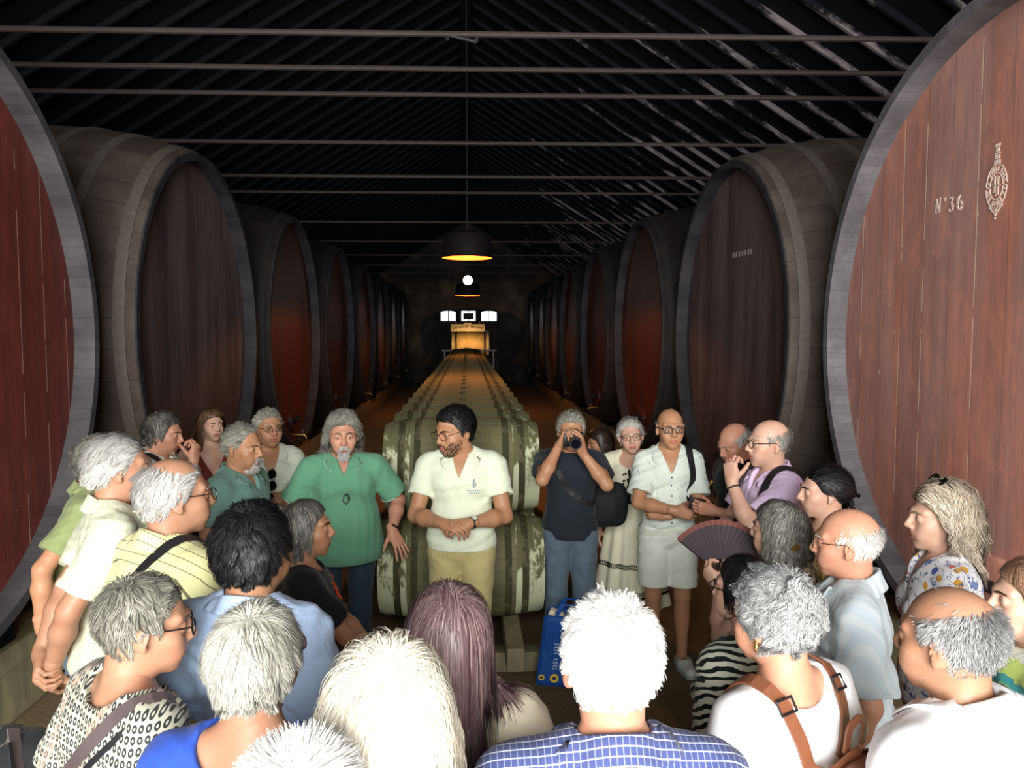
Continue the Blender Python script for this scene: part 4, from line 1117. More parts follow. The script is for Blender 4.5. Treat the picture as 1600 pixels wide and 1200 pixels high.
PEOPLE = []
def person(label, px, py, d, face, sex='m', g=1.0, belly=0.0, lean=0, hyaw=0, hpitch=0, hroll=0, hs=1.05, sw=1.0,
           R_=None, L_=None, sk='tan', hair=None, beard=None, shirt=None, bottom=None, glass=None, shoe=None, H=None, legs=0.09, arm_r=1.0, seed=0, eye=True, shift=(0, 0), knee=0.0):
    rng = np.random.default_rng(100+seed+len(PEOPLE)*7)
    fem = sex == 'f'
    P = at(px, py, d)
    # pose frames at unit size first, then scaled so that the top of the head meets the photograph
    def frames(s):
        B = Fr((0, 0, 0), np.eye(3), s)
        Rl = rotx(-R(lean)); pv = np.array([0, 0, 0.95])
        U = Fr(s*(pv-Rl @ pv), Rl, s)
        Rh = rotz(-R(hyaw)) @ rotx(-R(hpitch)) @ roty(R(hroll))
        nk = U.p((0, -0.012, 1.492))
        Hf = Fr(nk+s*(Rh @ np.array([0, 0.026, 0.088])), Rh, s*hs)
        return B, U, Hf
    B, U, Hf = frames(1.0)
    top = Hf.p(CRC)+np.array([0, 0, 1])*(0.0875*hs+0.008)
    s = (H if H else float(P[2]))/top[2]
    B, U, Hf = frames(s); top = top*s
    a = -R(face); ca, sa = math.cos(a), math.sin(a)
    base = (P[0]-(ca*top[0]-sa*top[1])+shift[0], P[1]-(sa*top[0]+ca*top[1])+shift[1])
    root = empty('person', (base[0], base[1], 0), a, label=label, cat='person', group='visitors and guide standing among the casks')
    # ---- body
    f = Field(); torso_ops(f, U, B, g, belly, fem, 0.0, sw=sw)
    f.cone(U.p((0, -0.018, 1.40)), Hf.p((0, -0.018, -0.05)), 0.062*s, 0.054*s, 0.03*s)
    hands = {}; sk_arm = {}
    for q, A in ((1, R_), (-1, L_)):
        D = default_arm(q); D.update(A or {})
        sh = U.p((q*SHOULD[0]*sw, SHOULD[1], SHOULD[2])); wr = B.p(D['w'])
        el, wr = ik(sh, wr, L_UP*s, L_FO*s, D['pole'])
        f.cone(sh, el, 0.050*s*arm_r, 0.040*s*arm_r, 0.03*s)
        fd = unit(wr-el)
        f.cone(el, el+fd*0.09*s, 0.0385*s*arm_r, 0.043*s*arm_r, 0.02*s); f.cone(el+fd*0.09*s, wr, 0.043*s*arm_r, 0.027*s, 0.02*s)
        hd = unit(D['hd']) if D['hd'] is not None else fd
        hn = np.asarray(D['hn'], float); hn = unit(hn-hd*(hn @ hd)); hy = np.cross(hn, hd)*q
        hf = Fr(wr+hd*0.006*s, np.stack([hd, hy, hn], 1), s*(0.95 if fem else 1.03))
        hh = Field(); hand_field(hh, hf, q, D['curl'], D['spread'], D['thumb'])
        hh.cone(wr-fd*0.04*s, wr, 0.029*s, 0.026*s, 0.015*s)
        hands[q] = (hh, hf); sk_arm[q] = (sh, el, wr, fd)
    for q in (-1, 1):
        hip = B.p((q*0.085*g, 0, 0.89)); kn = B.p((q*(legs+0.005), 0.012+knee, 0.485)); an = B.p((q*(legs+0.01), -0.01, 0.075))
        f.cone(hip, kn, 0.082*s*(0.6+0.4*g), 0.052*s, 0.03*s); f.cone(kn, an, 0.050*s, 0.034*s, 0.02*s)
        f.ell((kn*0.68+an*0.32)+np.array([0, -0.022, 0])*s, np.array([0.047, 0.05, 0.11])*s, None, 0.03*s)
        f.cone(B.p((q*(legs+0.01), -0.02, 0.04)), B.p((q*(legs+0.03), 0.13, 0.028)), 0.036*s, 0.026*s, 0.02*s)
    hfld = Field(); head_field(hfld, Hf, sex, 0.93 if fem else 1.0, U.p((0, -0.018, 1.40)))
    parts = [f.mesh(0.0085), hfld.mesh(0.0045)]
    for q in (1, -1): parts.append(hands[q][0].mesh(0.0032 if d > 2 else 0.004))
    V, Q = joinm(parts)
    me = mesh_np('body', V, Q)
    body = link('body', me, [SK[sk], M['lips']], root)
    ql = Hf.inv(V[Q[:, 0]]); lip = (np.abs(ql[:, 0]) < 0.021) & (ql[:, 1] > 0.088) & (ql[:, 2] < -0.056) & (ql[:, 2] > -0.078)
    mi = np.zeros(len(Q), np.int32); mi[lip] = 1
    if len(me.polygons) == len(Q): me.polygons.foreach_set('material_index', mi)
    ctx = dict(root=root, B=B, U=U, H=Hf, f=f, hf=hfld, arms=sk_arm, hands=hands, s=s, rng=rng, base=base, a=a, d=d)
    if eye:
        for q in (-1, 1):
            mb = MB(); mb.sphere(Hf.p((q*0.032, 0.0795, 0.002)), 0.0134*Hf.s, 14); em = mb.mesh('eye'); em.materials.append(M['eye_white']); em.materials.append(M['iris'])
            fwd = Vector(Hf.v((0, 1, 0))); ec = Vector(Hf.p((q*0.032, 0.0795, 0.002)))
            for p in em.polygons:
                if (p.center-ec).normalized().dot(fwd) > 0.87: p.material_index = 1
            link('eye', em, None, root)
            mb = MB(); mb.tube([Hf.p((q*0.014, 0.1015, 0.022)), Hf.p((q*0.030, 0.097, 0.027)), Hf.p((q*0.050, 0.082, 0.023))], [0.0035*Hf.s, 0.0042*Hf.s, 0.002*Hf.s], 6)
            mb.build('eyebrow', HM[hair[1]] if hair and hair[1] not in ('cream', 'plum', 'auburn') else HM['brown'], root)
    # ---- clothes
    def wrinkle(amp, fx=1.0):
        K = rng.normal(size=(7, 3))*np.array([15, 15, 26])*fx*np.array([1, 1, 1, 1.6, 1.6, 2.2, 2.2])[:, None]; ph = rng.uniform(0, 6.28, 7)
        def w(Pt, F):
            b0 = [np.sin(Pt @ K[i]+ph[i]) for i in range(3)]
            n = sum(b0)/4+sum(np.sin(Pt @ K[i]+ph[i]+2.2*b0[i % 3])*(0.45 if i < 5 else 0.28) for i in range(3, 7))
            return F+amp*n
        return w
    if bottom:
        b = dict(kind='trousers', hem=0.055, off=0.010, waist=0.97); b.update(bottom)
        c = Field(); o = b['off']
        c.ell(B.p((0, -0.004+belly*0.2, 0.93)), (np.array([0.160*g+belly*0.25, 0.112+belly*0.5, 0.13])+o)*s, None, 0.03*s)
        for q in (-1, 1):
            hip = B.p((q*0.085*g, 0, 0.89)); kn = B.p((q*(legs+0.005), 0.012+knee, 0.485)); an = B.p((q*(legs+0.01), -0.01, 0.075))
            c.ell(B.p((q*0.072*g, -0.062, 0.895)), (np.array([0.080, 0.072, 0.085])+o)*s, None, 0.03*s)
            if b['kind'] == 'shorts': c.cone(hip, kn, (0.086+o)*s, (0.072+o)*s, 0.02*s)
            else:
                c.cone(hip, kn, (0.084+o)*s*(0.6+0.4*g), (0.056+o)*s, 0.02*s); c.cone(kn, an, (0.056+o)*s, (0.046+o)*s, 0.02*s)
        c.fn(wrinkle(0.0035)); c.plane(B.p((0, 0, b['waist'])), (0, 0, 1)); c.plane(B.p((0, 0, b['hem'])), (0, 0, -1))
        V, Q = c.mesh(0.009); link(b.get('name', b['kind']), mesh_np(b['kind'], V, Q), b['mat'], root); ctx['bf'] = c
    for q in (-1, 1):
        sm, sole = shoe or (M['shoe_dark'], M['shoe_dark'])
        sf = Field(); x0 = legs+0.01
        sf.cone(B.p((q*x0, -0.035, 0.045)), B.p((q*(x0+0.012), 0.05, 0.05)), 0.043*s, 0.044*s, 0.02*s); sf.cone(B.p((q*(x0+0.012), 0.05, 0.05)), B.p((q*(x0+0.03), 0.155, 0.034)), 0.044*s, 0.036*s, 0.03*s)
        sf.plane((0, 0, 0.022), (0, 0, -1))
        if shoe: sf.cone(B.p((q*x0, -0.02, 0.11)), B.p((q*(x0+0.008), 0.045, 0.10)), 0.036*s, 0.036*s, 0.008, -1)
        V, Q = sf.mesh(0.006); so = link('shoe', mesh_np('shoe', V, Q), sm, root)
        sf = Field(); sf.cone(B.p((q*x0, -0.035, 0.02)), B.p((q*(x0+0.012), 0.05, 0.02)), 0.045*s, 0.046*s, 0.02*s); sf.cone(B.p((q*(x0+0.012), 0.05, 0.02)), B.p((q*(x0+0.03), 0.157, 0.02)), 0.046*s, 0.039*s, 0.03*s)
        sf.plane((0, 0, 0.001), (0, 0, -1)); sf.plane((0, 0, 0.026), (0, 0, 1)); V, Q = sf.mesh(0.006); link('sole', mesh_np('sole', V, Q), sole, so)
    if shirt:
        t = dict(sl=0.62, hem=0.86, neck='polo', off=0.017, name='shirt', collar=None, slr=1.0, flare=0.0, wr=0.004, long=0.0); t.update(shirt)
        c = Field(); o = t['off']; torso_ops(c, U, B, g, belly, fem, o, 0.04, sw=sw)
        if t.get('skirt') is None:
            c.ell(B.p((0, 0.004+belly*0.45, t['hem']+0.10)), (np.array([0.158*g+belly*0.3+t['flare'], 0.114+belly*0.75+t['flare'], 0.22])+o)*s, None, 0.05*s)
        for q in (1, -1):
            sh, el, wr, fd = sk_arm[q]; ud = unit(el-sh)
            if t['sl'] > 0:
                e = sh+ud*L_UP*s*min(1, t['sl']); cut = [(e, ud)] if t['long'] <= 0 else []
                c.cone(sh, el, (0.056*arm_r+o)*s, (0.050*arm_r+o*1.3)*s*t['slr'], 0.03*s, 1, cut)
                if t['long'] > 0: c.cone(el, wr, (0.050+o)*s, (0.034+o)*s, 0.02*s, 1, [(el+fd*L_FO*s*t['long'], fd)])
        c.fn(wrinkle(t['wr']))
        # openings
        tf = Field(); torso_ops(tf, U, B, g, belly, fem, o, 0.04, sw=sw); ctx['tf'] = tf
        c.cone(U.p((0, -0.018, 1.405)), Hf.p((0, -0.015, -0.09)), 0.066*s, 0.074*s, 0.006*s, -1)
        if t['neck'] == 'scoop' : c.ell(U.p((0, 0.075, 1.425)), np.array([0.095, 0.10, 0.085])*s, U.R, 0.006*s, -1)
        if t['neck'] == 'wide' : c.ell(U.p((0, 0.0, 1.45)), np.array([0.115, 0.12, 0.085])*s, U.R, 0.006*s, -1)
        if t['neck'] == 'backscoop': c.ell(U.p((0, -0.045, 1.45)), np.array([0.10, 0.10, 0.10])*s, U.R, 0.006*s, -1)
        if t['neck'] in ('polo', 'shirt', 'v'):
            zt = t.get('vz', 1.335 if t['neck'] != 'v' else 1.27); mw = t.get('vw', 0.42)
            def wedge(Pt, F, U=U, zt=zt, mw=mw):
                q = U.inv(Pt); dd = np.maximum((np.abs(q[..., 0])-(q[..., 2]-zt)*mw)*0.9, 0.01-q[..., 1])*s
                return np.maximum(F, -dd)
            c.fn(wedge)
        if t['sl'] > 0:
            for q in (1, -1):
                sh, el, wr, fd = sk_arm[q]; ud = unit(el-sh)
                if t['long'] <= 0:
                    e = sh+ud*L_UP*s*t['sl']; c.cone(e-ud*0.022*s, e+ud*0.1*s, (0.047*arm_r+o*0.5)*s, (0.046*arm_r+o*0.5)*s, 0.001, -1)
        else:
            for q in (1, -1):
                sh, el, wr, fd = sk_arm[q]; c.ell(sh+np.array([q*0.03, 0, 0.0])*s, np.array([0.055, 0.072, 0.09])*s, None, 0.01, -1)
        if t.get('skirt') is None:
            hz = t['hem']
            c.plane(B.p((0, 0, hz)), (0, 0, -1))
        else:
            sd = t['skirt']     # dress: a flared pleated skirt below the waist
            z0, z1, r0, r1, npl = sd
            def skirt(Pt, F):
                z = Pt[..., 2]/s; u = np.clip((z0-z)/(z0-z1), 0, 1); r = (r0+(r1-r0)*u)*s
                th = np.arctan2(Pt[..., 0], Pt[..., 1]); rr = np.hypot(Pt[..., 0], Pt[..., 1]*1.18)
                dd = rr-r-(0.003+0.016*u)*s*np.sin(th*npl+1.3*np.sin(th*2)); dd = np.maximum(dd, np.maximum(z-z0-0.05, z1-z)*s)
                return comb(F, dd*0.9, 0.03*s, 1)
            c.fn(skirt); c.ops.insert(0, ('c', B.p((0, 0, z1))-r1*1.1*s, B.p((0, 0, z0))+r1*1.1*s, (B.p((0, 0, 1)), B.p((0, 0, 1.01)), 0.01, 0.01), 0.01, 1, ()))
        V, Q = c.mesh(0.008 if d > 2.2 else 0.0065)
        so = link(t['name'], mesh_np(t['name'], V, Q), t['mat'], root); ctx['sf'] = c; ctx['shirt'] = so
        if t['collar']:
            cm, gap, fall, stand = t['collar'][:4]; tipm = t['collar'][4] if len(t['collar']) > 4 else None
            rows = []; nph = 44; r0 = 0.071
            for ph in np.linspace(R(gap), 2*math.pi-R(gap), nph):
                b = (1-math.cos(ph))/2                      # 0 front, 1 back
                cx, cy = math.sin(ph), math.cos(ph)
                zb = 1.400+0.056*b; tip = max(0, 1-abs(min(ph, 2*math.pi-ph)-R(gap))/R(38))
                def pt(r, z): return U.p((cx*r*1.02, cy*r-0.016, z))
                st = stand*(0.45+0.55*b); fl = fall*(0.85+0.15*b)+tip*0.020
                rows.append([pt(r0+0.004, zb-0.012), pt(r0-0.002, zb+st*0.8), pt(r0+0.001, zb+st), pt(r0+0.007, zb+st-0.001), pt(r0+0.014, zb+st-fl*0.35), pt(r0+0.026+tip*0.014, zb+st-fl*0.75), pt(r0+0.034+tip*0.030, zb+st-fl)])
            Vc = np.array(rows).reshape(-1, 3); m = 7
            i = (np.arange(nph-1)[:, None]*m+np.arange(m-1)[None]).ravel(); Qc = np.stack([i, i+1, i+m+1, i+m], 1)
            # keep the fall outside the shirt
            D = c.evalp(Vc); e = 0.004; G = np.stack([c.evalp(Vc+np.eye(3)[k_]*e)-D for k_ in range(3)], 1); G /= np.maximum(np.linalg.norm(G, axis=1, keepdims=True), 1e-6)
            fallmask = (np.arange(len(Vc)) % m) >= 4
            for _ in range(3):
                Vc = Vc+np.where(fallmask & (D < 0.006), np.clip(0.007-D, 0, 0.03), 0)[:, None]*G
                D = c.evalp(Vc); G = np.stack([c.evalp(Vc+np.eye(3)[k_]*e)-D for k_ in range(3)], 1); G /= np.maximum(np.linalg.norm(G, axis=1, keepdims=True), 1e-6)
            co = link('collar', mesh_np('collar', Vc, Qc), cm, so); solidify(co, 0.0028)
            if tipm:
                mb = MB(); mb.tube([Vc[j*m+m-1] for j in range(nph)], 0.0022*s, 5); mb.build('collar_trim', tipm, co)
        if t.get('placket'):
            zt, zb_, mt = t['placket']
            strap(so, 'placket', c, [U.p((0, 0.16, z)) for z in np.linspace(zt, zb_, 6)], 0.026*s, t['mat'], 0.0035, 0.0015, n=14)
            if mt:
                for z in np.linspace(zt-0.02, zb_+0.02, 3 if zt-zb_ < 0.2 else 6):
                    p, gq = surf_project(c, U.p((0, 0.16, z)), 0.006); MB().sphere(p, 0.0055*s, 8, (1, 0.6, 1)).build('button', mt, so)
    if hair:
        st, hm = hair[:2]; ho = dict(hair[2]) if len(hair) > 2 else {}
        me = make_hair(Hf, st, HM[hm], rng, ho.pop('bald', None), ho.pop('high', 0.0), ctx.get('sf') if HAIR[st]['L'] > 0.15 else None, ho)
        link('hair', me, None, root)
    if beard: link('beard', beard_mesh(Hf, HM[beard[1]], rng, beard[0], *beard[2:]), None, root)
    if glass: ctx['gl'] = glasses(root, Hf, M[glass[0]], M[glass[1]] if len(glass) > 1 and glass[1] else None, **(glass[2] if len(glass) > 2 else {}))
    PEOPLE.append(ctx)
    return ctx

def wrist_band(ctx, q, mat, name='bracelet', r=0.031, w=0.004, back=0.012, face=None, **k):
    sh, el, wr, fd = ctx['arms'][q]; s = ctx['s']; c = wr-fd*back*s
    x = unit(np.cross(fd, (0.3, 0.2, 1))); y = np.cross(fd, x); mb = MB()
    mb.rings([[c+fd*h*s+(x*math.cos(t)+y*math.sin(t))*rr*s for t in np.linspace(0, 2*math.pi, 25)[:-1]] for h, rr in ((-w, r), (-w, r+0.003), (w, r+0.003), (w, r), (-w, r))], cap=False)
    o = mb.build(name, mat, ctx['root'], **k)
    if face is not None:
        n = unit(ctx['hands'][q][1].R[:, 2]); n = unit(n-fd*(n @ fd)); fc = c+n*(r+0.002)*s; u = np.cross(n, fd)
        mb = MB(); mb.rings([[fc+n*h*s+(fd*math.cos(t)+u*math.sin(t))*rr*s for t in np.linspace(0, 2*math.pi, 21)[:-1]] for h, rr in ((-0.003, 0.019), (0.006, 0.019), (0.008, 0.016))]); mb.build('watch_case', face[0], o)
        mb = MB(); mb.rings([[fc+n*h*s+(fd*math.cos(t)+u*math.sin(t))*0.0145*s for t in np.linspace(0, 2*math.pi, 21)[:-1]] for h in (0.007, 0.009)]); mb.build('watch_dial', face[1], o)
    return o

def world_of(ctx, p):
    a = ctx['a']; ca, sa = math.cos(a), math.sin(a); p = np.asarray(p, float)
    return np.array([ctx['base'][0]+ca*p[0]-sa*p[1], ctx['base'][1]+sa*p[0]+ca*p[1], p[2]])
def local_of(ctx, P):
    a = ctx['a']; ca, sa = math.cos(a), math.sin(a); x, y = P[0]-ctx['base'][0], P[1]-ctx['base'][1]
    return np.array([ca*x+sa*y, -sa*x+ca*y, P[2]])
M['shoe_dark'] = plain('dark shoe leather', rgb(38, 34, 32), 0.5)
M['shoe_white'] = plain('white canvas shoe', rgb(206, 212, 206), 0.8); M['sole_grey'] = plain('grey green sole', rgb(150, 172, 176), 0.7)
M['jeans'] = cloth('blue denim', rgb(92, 108, 122), 0.5, 0.25)
M['jeans_dark'] = cloth('dark denim', rgb(48, 64, 80), 0.5, 0.2)
M['khaki'] = cloth('tan cotton twill', rgb(190, 178, 126), 0.5, 0.1)
M['trouser_dark'] = cloth('dark trousers', rgb(40, 42, 52), 0.5, 0.1)
M['trouser_beige'] = cloth('beige trousers', rgb(140, 130, 104), 0.5, 0.1)
M['white_polo'] = cloth('white polo cotton', rgb(224, 232, 208), 0.35, 0.02)
M['green_polo'] = cloth('sea green pique', rgb(104, 160, 130), 0.35, 0.05)
M['green_trim'] = plain('pale green trim', rgb(178, 214, 190), 0.8)
M['white_shirt'] = cloth('white cotton', rgb(214, 222, 206), 0.45, 0.02)
M['bright_white'] = cloth('bright white cotton', rgb(244, 244, 246), 0.4, 0.01)
M['cream'] = cloth('cream cotton', rgb(236, 226, 200), 0.45, 0.03)
M['teal'] = cloth('dusty teal cotton', rgb(110, 148, 138), 0.45, 0.06)
M['olive'] = cloth('olive green pique', rgb(134, 146, 98), 0.4, 0.06)
M['pale_linen'] = cloth('pale linen', rgb(206, 210, 184), 0.6, 0.04)
M['blue_linen'] = cloth('light blue linen', rgb(184, 208, 242), 0.6, 0.05)
M['royal'] = cloth('royal blue jersey', rgb(44, 76, 168), 0.45, 0.08)
M['black_top'] = cloth('black jersey', rgb(20, 20, 24), 0.4, 0.2)
M['navy_tee'] = cloth('washed black cotton', rgb(34, 40, 48), 0.4, 0.1)
M['lilac'] = cloth('lilac pique', rgb(226, 204, 238), 0.4, 0.04)
M['mustard'] = cloth('mustard cotton', rgb(150, 122, 58), 0.4, 0.06)
M['red_top'] = cloth('dull red jersey', rgb(120, 54, 44), 0.4, 0.08)
M['mint'] = cloth('pale green cotton', rgb(196, 206, 164), 0.45, 0.04)
M['brown_leather'] = plain('tan brown leather', rgb(122, 74, 50), 0.45, spec=0.5, var=0.2)
M['orange_leather'] = plain('orange leather', rgb(178, 102, 44), 0.5, var=0.15)
def along(t, o):
    """distance along the cloth from the hem up over the shoulder"""
    w = t.ma('DIVIDE', t.ma('SUBTRACT', o[2], 1.33), 0.10, clamp=True)
    return t.ma('ADD', o[2], t.ma('MULTIPLY', w, t.ma('MULTIPLY', o[1], 0.9)))
def P_stripes(col, period, frac, axis=2):
    def f(t, c):
        o = t.xyz(); w = t.noise(4, 2)
        v = t.ma('FRACT', t.ma('DIVIDE', t.ma('ADD', along(t, o), t.ma('MULTIPLY', w, period*0.18)), period))
        return t.mix(t.ma('LESS_THAN', v, frac), c, col)
    return f
def P_plaid(t, c):
    o = t.xyz()
    v = t.ma('FRACT', t.ma('DIVIDE', t.ma('ADD', along(t, o), t.ma('MULTIPLY', t.noise(3, 2), 0.006)), 0.0215)); h = t.ma('FRACT', t.ma('DIVIDE', o[0], 0.012))
    c = t.mix(t.ma('MULTIPLY', t.ma('LESS_THAN', h, 0.16), 0.35), c, rgb(190, 196, 226))
    return t.mix(t.ma('LESS_THAN', v, 0.15), c, rgb(214, 218, 236))
M['plaid'] = cloth('blue cotton with white check lines', rgb(70, 80, 128), 0.35, 0.08, pattern=P_plaid)
M['stripe_yellow'] = cloth('pale yellow striped cotton', rgb(222, 220, 164), 0.4, 0.03, pattern=P_stripes(rgb(120, 116, 92), 0.042, 0.09))
def P_linenlight(t, c):
    o = t.xyz(); v = t.ma('FRACT', t.ma('DIVIDE', o[0], 0.03))
    return t.mix(t.ma('MULTIPLY', t.ma('LESS_THAN', v, 0.4), 0.25), c, rgb(226, 228, 214))
M['blue_grey_linen'] = cloth('light blue grey linen', rgb(190, 202, 212), 0.6, 0.05, pattern=P_linenlight)
def P_zebra(t, c):
    w = t.n('ShaderNodeTexWave', wave_type='BANDS', bands_direction='DIAGONAL'); t.set(w.inputs['Vector'], t.scale(None, (0.6, 0.6, 1.3)))
    w.inputs['Scale'].default_value = 17; w.inputs['Distortion'].default_value = 7; w.inputs['Detail'].default_value = 2; w.inputs['Detail Scale'].default_value = 0.9
    return t.mix(t.ramp(w.outputs[1], [(0.44, 0), (0.5, 1)]), rgb(26, 26, 30), c)
M['zebra'] = cloth('zebra print', rgb(206, 208, 188), 0.3, 0.03, pattern=P_zebra)
def P_leopard(t, c):
    n = t.noise(38, 3, 0.6, dist=1.0); c = t.mix(t.ramp(n, [(0.50, 0), (0.53, 1)]), c, rgb(30, 26, 18)); return t.mix(t.ramp(t.noise(20, 2), [(0.55, 0), (0.62, 1)]), c, rgb(150, 132, 84))
M['leopard'] = cloth('animal print', rgb(196, 184, 142), 0.3, 0.04, pattern=P_leopard)
def P_ikat(t, c):
    o = t.xyz(); s = 0.021
    u = t.ma('SUBTRACT', t.ma('FRACT', t.ma('DIVIDE', t.ma('ADD', o[0], o[1]), s)), 0.5); v = t.ma('SUBTRACT', t.ma('FRACT', t.ma('DIVIDE', o[2], s)), 0.5)
    r = t.ma('SQRT', t.ma('ADD', t.ma('MULTIPLY', u, u), t.ma('MULTIPLY', v, v)))
    ring = t.ma('LESS_THAN', t.ma('ABSOLUTE', t.ma('SUBTRACT', r, 0.27)), 0.12)
    c = t.mix(ring, c, rgb(52, 54, 56))
    band = t.ma('LESS_THAN', t.ma('FRACT', t.ma('DIVIDE', t.ma('SUBTRACT', o[0], t.ma('MULTIPLY', o[2], 0.2)), 0.21)), 0.13)
    return t.mix(t.ma('MULTIPLY', band, t.ramp(t.noise(60, 2), [(0.45, 0.2), (0.6, 0.8)])), c, rgb(204, 160, 140))
M['ikat'] = cloth('grey and cream ring print', rgb(190, 190, 172), 0.3, 0.03, pattern=P_ikat)
def P_floral(t, c):
    a = t.voro(20, out='Distance'); k = t.n('ShaderNodeTexVoronoi'); t.set(k.inputs['Vector'], t.co()); k.inputs['Scale'].default_value = 20
    sc = t.xyz(k.outputs['Color']); pal = t.ramp(sc[0], [(0, rgb(70, 90, 170)), (0.28, rgb(214, 160, 60)), (0.46, rgb(120, 140, 190)), (0.62, rgb(216, 110, 90)), (0.76, rgb(240, 240, 240)), (0.9, rgb(60, 70, 110))], True)
    c = t.mix(t.ma('LESS_THAN', t.ma('ADD', a, t.ma('MULTIPLY', t.noise(40, 2), 0.35)), 0.50), c, pal)
    n = t.noise(13, 3, 0.5, dist=1.5); return t.mix(t.ma('LESS_THAN', t.ma('ABSOLUTE', t.ma('SUBTRACT', n, 0.5)), 0.012), c, rgb(84, 96, 150))
M['floral'] = cloth('white floral print', rgb(232, 232, 236), 0.3, 0.02, pattern=P_floral)
def P_faint(t, c): return t.mix(t.ramp(t.noise(24, 3, 0.6, dist=1.5), [(0.60, 0), (0.64, 0.55)]), c, rgb(126, 146, 146))
M['printed_white'] = cloth('white shirt with faint grey print', rgb(216, 226, 216), 0.45, 0.02, pattern=P_faint)
M['shorts_white'] = cloth('pale cotton shorts', rgb(234, 240, 230), 0.45, 0.03)
def P_bands(t, c):
    o = t.xyz(); v = t.ma('ADD', o[2], t.ma('MULTIPLY', t.noise(5, 3, dist=1.0), 0.10))
    return t.mix(1.0, c, t.ramp(t.ma('FRACT', t.ma('DIVIDE', v, 0.16)), [(0, rgb(60, 150, 150)), (0.16, rgb(186, 206, 110)), (0.45, rgb(210, 214, 200)), (0.62, rgb(40, 44, 46)), (0.66, rgb(200, 204, 194)), (0.88, rgb(120, 170, 110))], True))
M['green_print'] = cloth('green banded print', rgb(190, 206, 140), 0.3, 0.03, pattern=P_bands)
M['dress'] = cloth('cream cotton dress', rgb(236, 234, 206), 0.45, 0.03)
M['embroid'] = plain('black embroidery', rgb(24, 24, 30), 0.8)
# ------------------------------------------------------------------ the people, back row first
PLY = lambda m, gap=26, fall=0.052, stand=0.034, tip=None: (m, gap, fall, stand, tip)
# the guide, hands clasped, leaning on the barrels
guide = person('man in white polo with small blue emblem, hands clasped, before the barrels', 712, 633, 4.5, 186, hyaw=44, hpitch=12, g=1.08, sw=1.1, sk='tan', hs=1.13,
    hair=('curly', 'black', dict(L=0.045, lift=0.75, curl=0.8, n=4800, clump=0.45)), beard=('full', 'dark', 0.0055, 1250), glass=('glasses_metal', None, dict(r=0.0014)),
    L_=dict(w=(-0.075, 0.25, 1.10), pole=(-0.8, -0.5, -0.5), hd=(0.85, 0.35, -0.1), hn=(0.1, 0.7, 0.7), curl=0.55, thumb=0.4),
    R_=dict(w=(0.075, 0.245, 1.095), pole=(0.8, -0.5, -0.5), hd=(-0.85, 0.45, -0.05), hn=(0.0, 0.5, 0.85), curl=0.5, thumb=0.5),
    shirt=dict(name='polo_shirt', mat=M['white_polo'], sl=0.60, hem=0.90, neck='polo', vz=1.315, vw=0.36, collar=PLY(M['white_polo'], 30), slr=0.95, placket=(1.315, 1.20, None)),
    bottom=dict(mat=M['khaki'], off=0.018), arm_r=1.1)
wrist_band(guide, -1, M['black_strap'], 'wristwatch', w=0.010, face=(M['silver'], M['white_shirt']))
def emblem(ctx, x, z, mat, s=1.0, lines=2):
    mb = MB(); f = ctx['sf']; U = ctx['U']
    def hit(x, z):
        y = 0.3
        for _ in range(40):
            dd = f.evalp(U.p((x, y, z))[None])[0]
            if dd < 0.0012: break
            y -= dd*0.8/ctx['s']
        return U.p((x, y, z))
    nf = unit(U.v((0, 1, 0.1)))
    def seg(a, b, w):
        pa, pb = hit(*a), hit(*b); t = unit(pb-pa); q = np.cross(t, nf)*w/2
        mb.rings([[pa-q-nf*0.003, pa+q-nf*0.003, pa+q+nf*0.0008, pa-q+nf*0.0008], [pb-q-nf*0.003, pb+q-nf*0.003, pb+q+nf*0.0008, pb-q+nf*0.0008]])
    for i in range(8):
        a, b = 2*math.pi*i/8, 2*math.pi*(i+1)/8; seg((x+0.011*s*math.cos(a), z+0.016*s*math.sin(a)), (x+0.011*s*math.cos(b), z+0.016*s*math.sin(b)), 0.003*s)
    seg((x, z+0.016*s), (x, z+0.028*s), 0.006*s); seg((x, z-0.007*s), (x, z+0.007*s), 0.006*s)
    for r in range(lines):
        n = 9 if r == 0 else 6
        for i in range(n):
            u = x+(i-(n-1)/2)*0.0088*s; zz = z-0.030*s-r*0.014*s
            seg((u, zz-0.0035*s), (u, zz+0.0035*s), 0.0026*s); seg((u-0.002, zz+0.002*s*(i % 3-1)), (u+0.004*s, zz+0.002*s*(i % 3-1)), 0.002*s)
    return mb.build('chest_emblem', mat, ctx['shirt'], smooth=False)
M['emblem'] = plain('blue grey embroidery', rgb(96, 120, 150), 0.8)
emblem(guide, -0.085, 1.285, M['emblem'], 1.1)

greenman = person('big man in sea-green polo with long curly grey hair, hand on a barrel', 535, 643, 4.75, 168, g=1.24, belly=0.085, sw=1.16, sk='ruddy', hs=1.12, hpitch=4, arm_r=1.12,
    hair=('shag', 'grey', dict(L=0.15, n=6000, high=0.004, vol=0.014)), beard=('goatee', 'lightgrey', 0.020, 1100),
    L_=dict(w=(-0.285, 0.13, 0.985), pole=(-0.6, -0.8, -0.1), hd=(-0.35, 0.45, -0.75), hn=(-0.25, 0.9, 0.5), curl=0.12, spread=0.14, thumb=0.15),
    R_=dict(w=(0.28, 0.05, 0.88), pole=(1, -0.8, 0)),
    shirt=dict(name='polo_shirt', mat=M['green_polo'], sl=0.78, hem=0.80, neck='polo', vz=1.34, collar=PLY(M['green_polo'], 30, tip=M['green_trim']), slr=1.15, placket=(1.34, 1.20, None)),
    bottom=dict(mat=M['jeans_dark']))
wrist_band(greenman, -1, M['black_strap'], 'bracelet', w=0.007)
arm_trim = []
